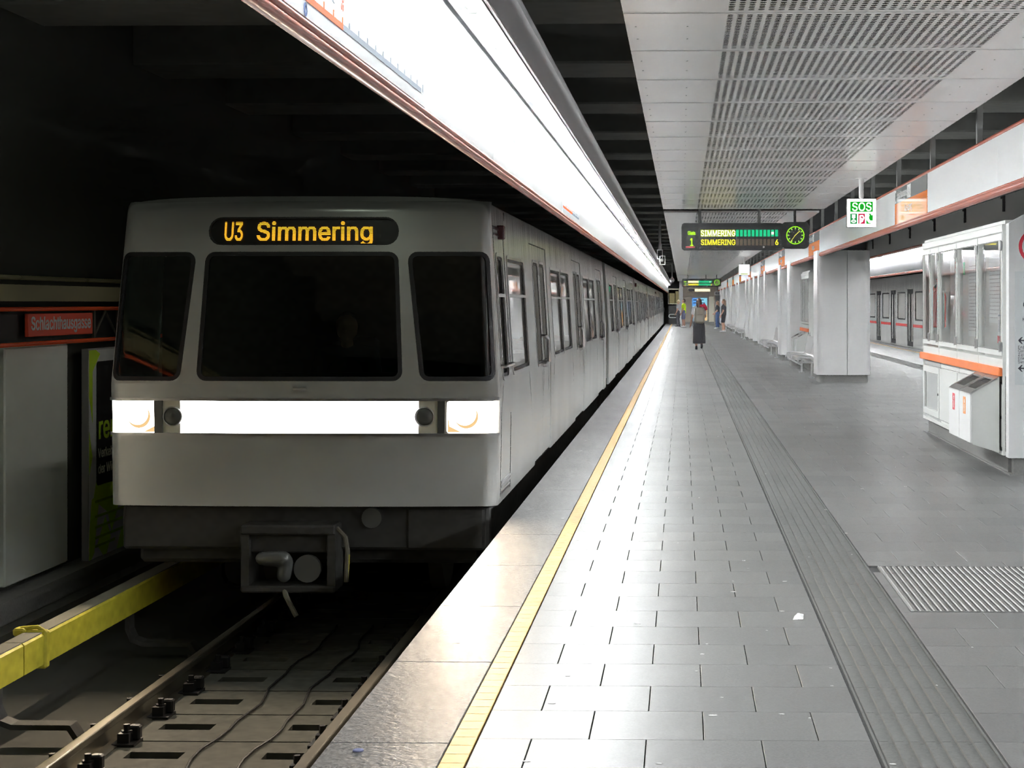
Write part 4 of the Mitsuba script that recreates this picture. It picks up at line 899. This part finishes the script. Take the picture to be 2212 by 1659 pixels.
part(dc, 'lens', trimesh.creation.icosphere(2, .10).apply_translation([-.60, 96.98, 2.78]), 'm_black', True)

# ================================================================== END OF THE PLATFORM
we = struct('wall_end', 'brown panelled end wall of the platform')
YE = YEND
pcs = [(.05, .55), (.58, 1.20), (1.23, 1.90), (1.93, 2.30)]
for a, b in pcs:
    part(we, 'panel', rb(a, b, YE, YE + .08, 2.02, 3.1, .01), 'm_brown')
for a, b in ((.05, .60), (1.93, 2.30)): part(we, 'panel', rb(a, b, YE, YE + .08, .14, 2.0, .01), 'm_cream' if a > 1 else 'm_brown')
part(we, 'backing', cat(bx(.03, 2.32, YE + .06, YE + .2, 0, 4.4), bx(2.3, 11.8, YE + 6, YE + 6.1, -1.6, 4.4), bx(2.3, 2.4, YE, YE + 6, 0, 4.4)), 'm_brown')
part(we, 'plinth', bx(.03, 2.34, YE - .03, YE, 0, .16), 'm_base')
part(we, 'corridor_wall', cat(bx(2.4, 4.2, YE + 5.9, YE + 6, 0, 2.6), bx(2.4, 8, YE + 3, YE + 6, 2.6, 2.7)), 'm_midgrey')
part(we, 'corner_post', rb(-.22, .04, YE - .25, YE, 0, 3.7, .02), 'm_panel')
part(we, 'tunnel_front', cat(bx(-5.3, -.22, YE + 1.5, YE + 1.7, 2.62, 4.5), bx(-1.0, -.22, YE - .05, YE + .05, 0, 1.35), bx(-1.22, 4, YE, YE + 6, -.3, -.02), bx(-5.3, -.2, YE + 5, YE + 5.2, -1.6, 4.5)), 'm_black')
part(we, 'window_frame', mapped(ext(sbox(-1.05, 1.45, -.22, 2.6).difference(sbox(-1.0, 1.50, -.27, 2.5)), .05), 'y').apply_translation([0, YE - .02, 0]), 'm_cream')
part(we, 'window_glow', cat(bx(-.95, -.55, YE + .3, YE + .32, 1.5, 2.25), bx(-.50, -.24, YE + .3, YE + .32, 1.5, 2.4)), None, emit=(.16, .14, .07), w=.01)
add(thing('gate_sign', 'white rounded notice on the black gate at the end of the platform', 'sign'), ex(rrect(-1.0, -.34, .44, .74, .14).difference(rrect(-.94, -.40, .50, .68, .08)), YE - .08, YE - .05, 'y'), 'm_white')
ep = thing('lit_poster', 'backlit blue and orange poster on the brown end wall', 'poster')
part(ep, 'frame', ex(sbox(.62, .16, 1.88, 2.0).difference(sbox(.72, .26, 1.80, 1.90)), YE - .06, YE, 'y'), 'm_grey')
def bd_(x0, x1, z0, z1, c, d=0): return part(ep, 'print', bx(x0, x1, YE - .03 - d, YE - .02, z0, z1), None, emit=c, w=.005)
bd_(.72, 1.25, 1.35, 1.90, (.10, .32, .75)); bd_(1.25, 1.80, 1.35, 1.90, (.25, .62, .80)); bd_(.72, 1.25, .26, 1.35, (.22, .5, .75)); bd_(1.25, 1.80, .26, 1.35, (.85, .58, .28))
part(ep, 'circle_print', cat(*[place(ext(Point(x, z).buffer(r), .004), (0, YE - .035, 0), *TO_CAM) for x, z, r in ((1.6, 1.05, .2), (1.6, .62, .17), (1.5, .38, .12))]), None, emit=(1.0, .36, .03), w=.005)
part(ep, 'text_print', cat(*[place(bx(.8, .8 + w_, z, z + .07, 0, .004), (0, YE - .036, 0), *TO_CAM) for w_, z in ((.75, 1.72), (.85, 1.5))]), 'm_jeans')
es = thing('lit_station_sign', 'narrow lit sign box on the brown end wall above the poster', 'sign')
part(es, 'case', rb(.38, 2.05, YE - .5, YE - .3, 2.33, 2.60, .02), 'm_cream'); part(es, 'arm', bx(.6, .7, YE - .3, YE, 2.42, 2.5), 'm_grey'); part(es, 'arm', bx(1.7, 1.8, YE - .3, YE, 2.42, 2.5), 'm_grey')
part(es, 'dark_field', bx(.44, .88, YE - .52, YE - .5, 2.37, 2.56), 'm_black')
part(es, 'lit_field', cat(rb(.90, 2.0, YE - .52, YE - .5, 2.38, 2.55, .01)), None, emit=(1.5, 1.3, .7), w=.01)
hx = thing('hanging_sign', 'dark sign in a white frame hung over the passage beside the end wall', 'sign')
part(hx, 'frame', ex(rrect(2.30, 3.2, 2.10, 2.36, .03).difference(sbox(2.36, 2.15, 3.14, 2.31)), YE - 2, YE - 1.9, 'y'), 'm_white')
part(hx, 'board', bx(2.36, 3.14, YE - 1.97, YE - 1.93, 2.15, 2.31), 'm_board')
part(hx, 'hanger', cat(cyl((2.5, YE - 1.95, 2.36), (2.5, YE - 1.95, 3.12), .02), cyl((3.0, YE - 1.95, 2.36), (3.0, YE - 1.95, 3.12), .02)), 'm_grey')

# ================================================================== PEOPLE
def person(Y, X, label, H, face, skin='m_skin', hair='m_hair', long_hair=True, top=None, bottom=None, legs=((0, 0), (0, 0)), arms=None, female=False, shoe='m_white', hat=None):
    """face: turn in degrees, 0 looks along +y (away from the camera). legs: forward offset and lift of each foot. bottom: (kind, material)"""
    t = thing('person', label, 'person', None)
    M = T().translate([X, Y, 0]).rotate([0, 0, 1], face).scale(H / 1.70)
    P = lambda nm, m, mat, s=True: part(t, nm, m, mat, s, to=M)
    sh = .165 if female else .195; hp_ = .10
    B = []
    A = arms or [((-.05, .04, 0), (-.03, .10, 0)), ((.05, .04, 0), (.03, .10, 0))]
    hands = []
    for k, s in enumerate((-1, 1)):
        S = np.array([s * sh, 0, 1.385]); E_ = S + np.array([A[k][0][0], -.02 + A[k][0][1] * .0, -.28]) + np.array([0, A[k][0][1] - .04, A[k][0][2]]); Wr = E_ + np.array(A[k][1]) * [1, 1, 1] + np.array([0, 0, -.235])
        B += [(S, .052, E_, .040), (E_, .040, Wr, .026)]
        d = (Wr - E_) / np.linalg.norm(Wr - E_); pc = Wr + d * .05
        B.append((Wr, .026, pc + d * .03, .030))
        for j, (fo, ln) in enumerate(((-.026, .06), (-.009, .072), (.009, .068), (.026, .052))):
            r0 = pc + d * .045 + np.array([0, fo, 0]); r1 = r0 + d * ln * .55; r2 = r1 + (d + np.array([-s * .5, 0, 0])) * ln * .4
            B += [(r0, .0095, r1, .0088), (r1, .0088, r2, .0078)]
        B.append((pc + np.array([0, .028, 0]), .010, pc + d * .045 + np.array([-s * .012, .045, 0]), .009))
        hands.append((S, E_, Wr))
    feet = []
    for k, s in enumerate((-1, 1)):
        f, up = legs[k]; hipj = np.array([s * hp_ * .9, 0, .90]); an = np.array([s * hp_ * .8, f, .085 + up]); kn = (hipj + an) / 2 + np.array([0, .04 + abs(f) * .12, .02])
        B += [(hipj, .082, kn, .055), (kn, .055, (kn + an) / 2 + [0, -.015, 0], .050), ((kn + an) / 2 + [0, -.015, 0], .050, an, .036)]; feet.append((hipj, kn, an, f, up))
    B += [((0, 0, .92), .125, (0, 0, 1.05), .115), ((0, 0, 1.05), .11, (0, 0, 1.28), .13), ((-sh + .03, 0, 1.38), .058, (sh - .03, 0, 1.38), .058), ((-.06, .01, 1.25), .105, (.06, .01, 1.25), .105), ((0, 0, 1.38), .05, (0, .01, 1.50), .048),
          ((0, .0, 1.575), .085, (0, .012, 1.615), .088), ((0, .03, 1.535), .055, (0, .05, 1.52), .035), ((0, .09, 1.585), .012, (0, .107, 1.562), .014), ((-.088, 0, 1.585), .016, (-.09, -.01, 1.57), .014), ((.088, 0, 1.585), .016, (.09, -.01, 1.57), .014)]
    P('body', blob(B, .022, 4), skin)
    P('eye', cat(*[trimesh.creation.icosphere(1, .011).apply_translation((s * .032, .087, 1.590)) for s in (-1, 1)]), 'm_text')
    P('mouth', blob([((-.018, .088, 1.532), .006, (.018, .088, 1.532), .006)], .02, 1), 'm_bagred')
    hb_ = [((0, -.02, 1.60), .092, (0, -.005, 1.645), .088), ((-.06, -.03, 1.58), .045, (.06, -.03, 1.58), .045)]
    if long_hair: hb_ += [((0, -.055, 1.60), .075, (0, -.075, 1.42), .05), ((-.07, -.03, 1.58), .035, (-.07, -.04, 1.43), .028), ((.07, -.03, 1.58), .035, (.07, -.04, 1.43), .028)]
    P('hair', blob(hb_, .03, 3), hair)
    if hat: P('hat', blob([((0, -.01, 1.64), .100, (0, 0, 1.67), .085), ((0, .05, 1.635), .07, (0, .12, 1.625), .04)], .03, 2), hat)
    if top:
        tm = [((0, 0, .95), .142, (0, 0, 1.08), .132), ((0, 0, 1.05), .128, (0, 0, 1.28), .145), ((-.06, .01, 1.25), .122, (.06, .01, 1.25), .122), ((-sh + .03, 0, 1.375), .072, (sh - .03, 0, 1.375), .072), ((0, 0, 1.36), .08, (0, .005, 1.43), .062)]
        for S, E_, Wr in hands: tm.append((S, .068, S + (E_ - S) * .62, .062))
        P('shirt', blob(tm, .03, 3), top)
    if bottom:
        kd, mt = bottom
        if kd == 'skirt':
            yc = np.mean([f[2][1] for f in feet])
            ring_ = lambda rx, ry, z, cy: [(rx * math.cos(q), cy + ry * math.sin(q), z) for q in np.linspace(0, 2 * math.pi, 25)[:-1]]
            rings = [ring_(.150, .125, 1.03, 0), ring_(.185, .155, .92, 0), ring_(.20, .165, .80, 0), ring_(.205, .175, .50, yc * .4), ring_(.215, .20, .21, yc * .6), ring_(.20, .185, .205, yc * .6)]
            sv = np.array(sum(rings, []))
            for k_ in range(24): sv[72 + k_::24][:2, :2] *= 1 + .035 * math.cos(5 * k_ * math.pi / 12)
            sf = [(24 * i + k_, 24 * i + (k_ + 1) % 24, 24 * (i + 1) + (k_ + 1) % 24, 24 * (i + 1) + k_) for i in range(5) for k_ in range(24)]
            P('skirt', trimesh.Trimesh(sv, [t3 for q in sf for t3 in ((q[0], q[2], q[1]), (q[0], q[3], q[2]))], process=False), mt)
        else:
            ln = {'trousers': .97, 'shorts': .50}[kd]; bm_ = [((-.05, 0, .97), .125, (.05, 0, .97), .125)]
            for hipj, kn, an, f, up in feet:
                e = hipj + (kn - hipj) * min(1, ln / .5 * (.9 if kd == 'shorts' else 1)); bm_.append((hipj, .108, e, .085 if kd == 'shorts' else .070))
                if kd == 'trousers': bm_.append((kn, .070, an + [0, 0, .03], .055))
            P(kd, blob(bm_, .03, 3), mt)
    for hipj, kn, an, f, up in feet:
        z = up; tilt = .10 if up > .02 else 0
        P('shoe', blob([(an + [0, -.035, -.045 ], .042, an + [0, .06, -.052 - tilt * .3], .038), (an + [0, .06, -.052 - tilt * .3], .038, an + [0, .15, -.060 - tilt * .3], .030), (an + [0, -.03, -.01], .040, an + [0, -.02, .01], .040)], .025, 3), shoe)
    return t, M
w1, M1 = person(54.7, .545, 'person in long black skirt and white top walking away with a grey backpack', 1.66, 4, 'm_skin2', 'm_hair', True, 'm_clothwhite', ('skirt', 'm_clothblack'), ((.10, 0), (-.16, .07)), [((-.06, .04, 0), (-.05, .02, 0)), ((.06, .14, .02), (.0, .22, .20))], True, 'm_clothblack')
bpk = thing('backpack', 'grey backpack with side pockets worn by the person in the long black skirt', 'backpack')
part(bpk, 'pack', rb(-.175, .175, -.31, -.135, .88, 1.42, .06), 'm_bag', 50, to=M1)
part(bpk, 'pocket', rb(-.13, .13, -.345, -.305, .92, 1.18, .018), 'm_bag', 50, to=M1)
part(bpk, 'strap', cat(tube([(-.10, -.16, 1.40), (-.11, -.06, 1.46), (-.12, .10, 1.40), (-.12, .15, 1.25)], .018), tube([(.10, -.16, 1.40), (.11, -.06, 1.46), (.12, .10, 1.40), (.12, .15, 1.25)], .018), tube([(-.17, -.26, 1.36), (-.20, -.28, .95)], .012)), 'm_clothwhite', True, to=M1)
add(thing('shoulder_bag', 'red bag carried over the shoulder by the person with the backpack', 'bag'), blob([((.17, -.06, 1.50), .05, (.22, -.02, 1.38), .07), ((.05, -.12, 1.47), .045, (.17, -.06, 1.48), .05)], .03, 3), 'm_bagred', True, to=M1)
person(105.0, .09, 'person in a neon yellow shirt and dark shorts standing near the platform end', 1.76, 75, 'm_skin2', 'm_hair', False, 'm_neon', ('shorts', 'm_shorts'), ((.03, 0), (-.04, 0)), None, False, 'm_white')
person(109.0, -.25, 'person in white shirt, dark trousers and straw hat beside the neon yellow shirt', 1.70, 70, 'm_skin', 'm_straw', False, 'm_clothwhite', ('trousers', 'm_clothdark'), ((.05, 0), (-.03, 0)), None, False, 'm_clothdark', 'm_straw')
person(88.0, 2.18, 'person in black shirt and black shorts with white shoes standing by the columns', 1.71, 82, 'm_skin', 'm_hair2', True, 'm_clothblack', ('shorts', 'm_clothblack'), ((.04, 0), (-.03, 0)), [((-.05, .06, 0), (0, .12, .02)), ((.05, .06, 0), (0, .12, .02))], True, 'm_white')
p5, M5 = person(99.5, 2.10, 'person in dark top and blue jeans standing behind the one in black shorts', 1.64, 78, 'm_skin', 'm_hair2', True, 'm_clothblack', ('trousers', 'm_jeans'), ((.03, 0), (-.05, 0)), [((-.05, .05, 0), (0, .16, .10)), ((.05, .05, 0), (0, .16, .10))], True, 'm_white')
add(thing('tote_bag', 'pale shoulder bag of the person in blue jeans', 'bag'), rb(.17, .24, -.16, .12, .82, 1.18, .03), 'm_clothwhite', to=M5)
# the driver, seated in the dark cab
dv = thing('person', 'dimly seen driver sitting behind the middle windscreen of the front car', 'person')
MD = T().translate([TC + .18, FY + .82, .0]).rotate([0, 0, 1], 180)
Bd = [((0, 0, .72), .12, (0, .02, 1.0), .12), ((-.16, .02, 1.12), .06, (.16, .02, 1.12), .06), ((0, .02, 1.12), .05, (0, .03, 1.24), .046), ((0, .03, 1.31), .082, (0, .04, 1.35), .085), ((0, .11, 1.32), .012, (0, .125, 1.30), .013), ((0, .06, 1.26), .045, (0, .08, 1.25), .03)]
for s in (-1, 1):
    Bd += [((s * .19, .02, 1.12), .05, (s * .24, .08, .88), .04), ((s * .24, .08, .88), .04, (s * .17, .27, .93), .028), ((s * .17, .27, .93), .028, (s * .16, .32, .935), .03), ((s * .09, 0, .70), .08, (s * .11, .30, .62), .06)]
    for fo, ln in ((-.026, .05), (-.009, .06), (.009, .058), (.026, .045)): Bd.append(((s * .16 + fo, .335, .935), .009, (s * .16 + fo, .335 + ln, .925), .008))
    Bd.append(((s * .14, .30, .935), .010, (s * .12, .335, .94), .009))
part(dv, 'body', blob(Bd, .022, 4), 'm_skin', True, to=MD)
part(dv, 'jacket', blob([((0, 0, .72), .135, (0, .02, 1.0), .135), ((-.15, .02, 1.12), .075, (.15, .02, 1.12), .075)] + [((s * .19, .02, 1.12), .065, (s * .24, .08, .88), .055) for s in (-1, 1)] + [((s * .24, .08, .88), .055, (s * .185, .22, .92), .04) for s in (-1, 1)], .03, 3), 'm_clothdark', True, to=MD)
part(dv, 'hair', blob([((0, .005, 1.34), .088, (0, .01, 1.375), .083)], .03, 3), 'm_hair', True, to=MD)
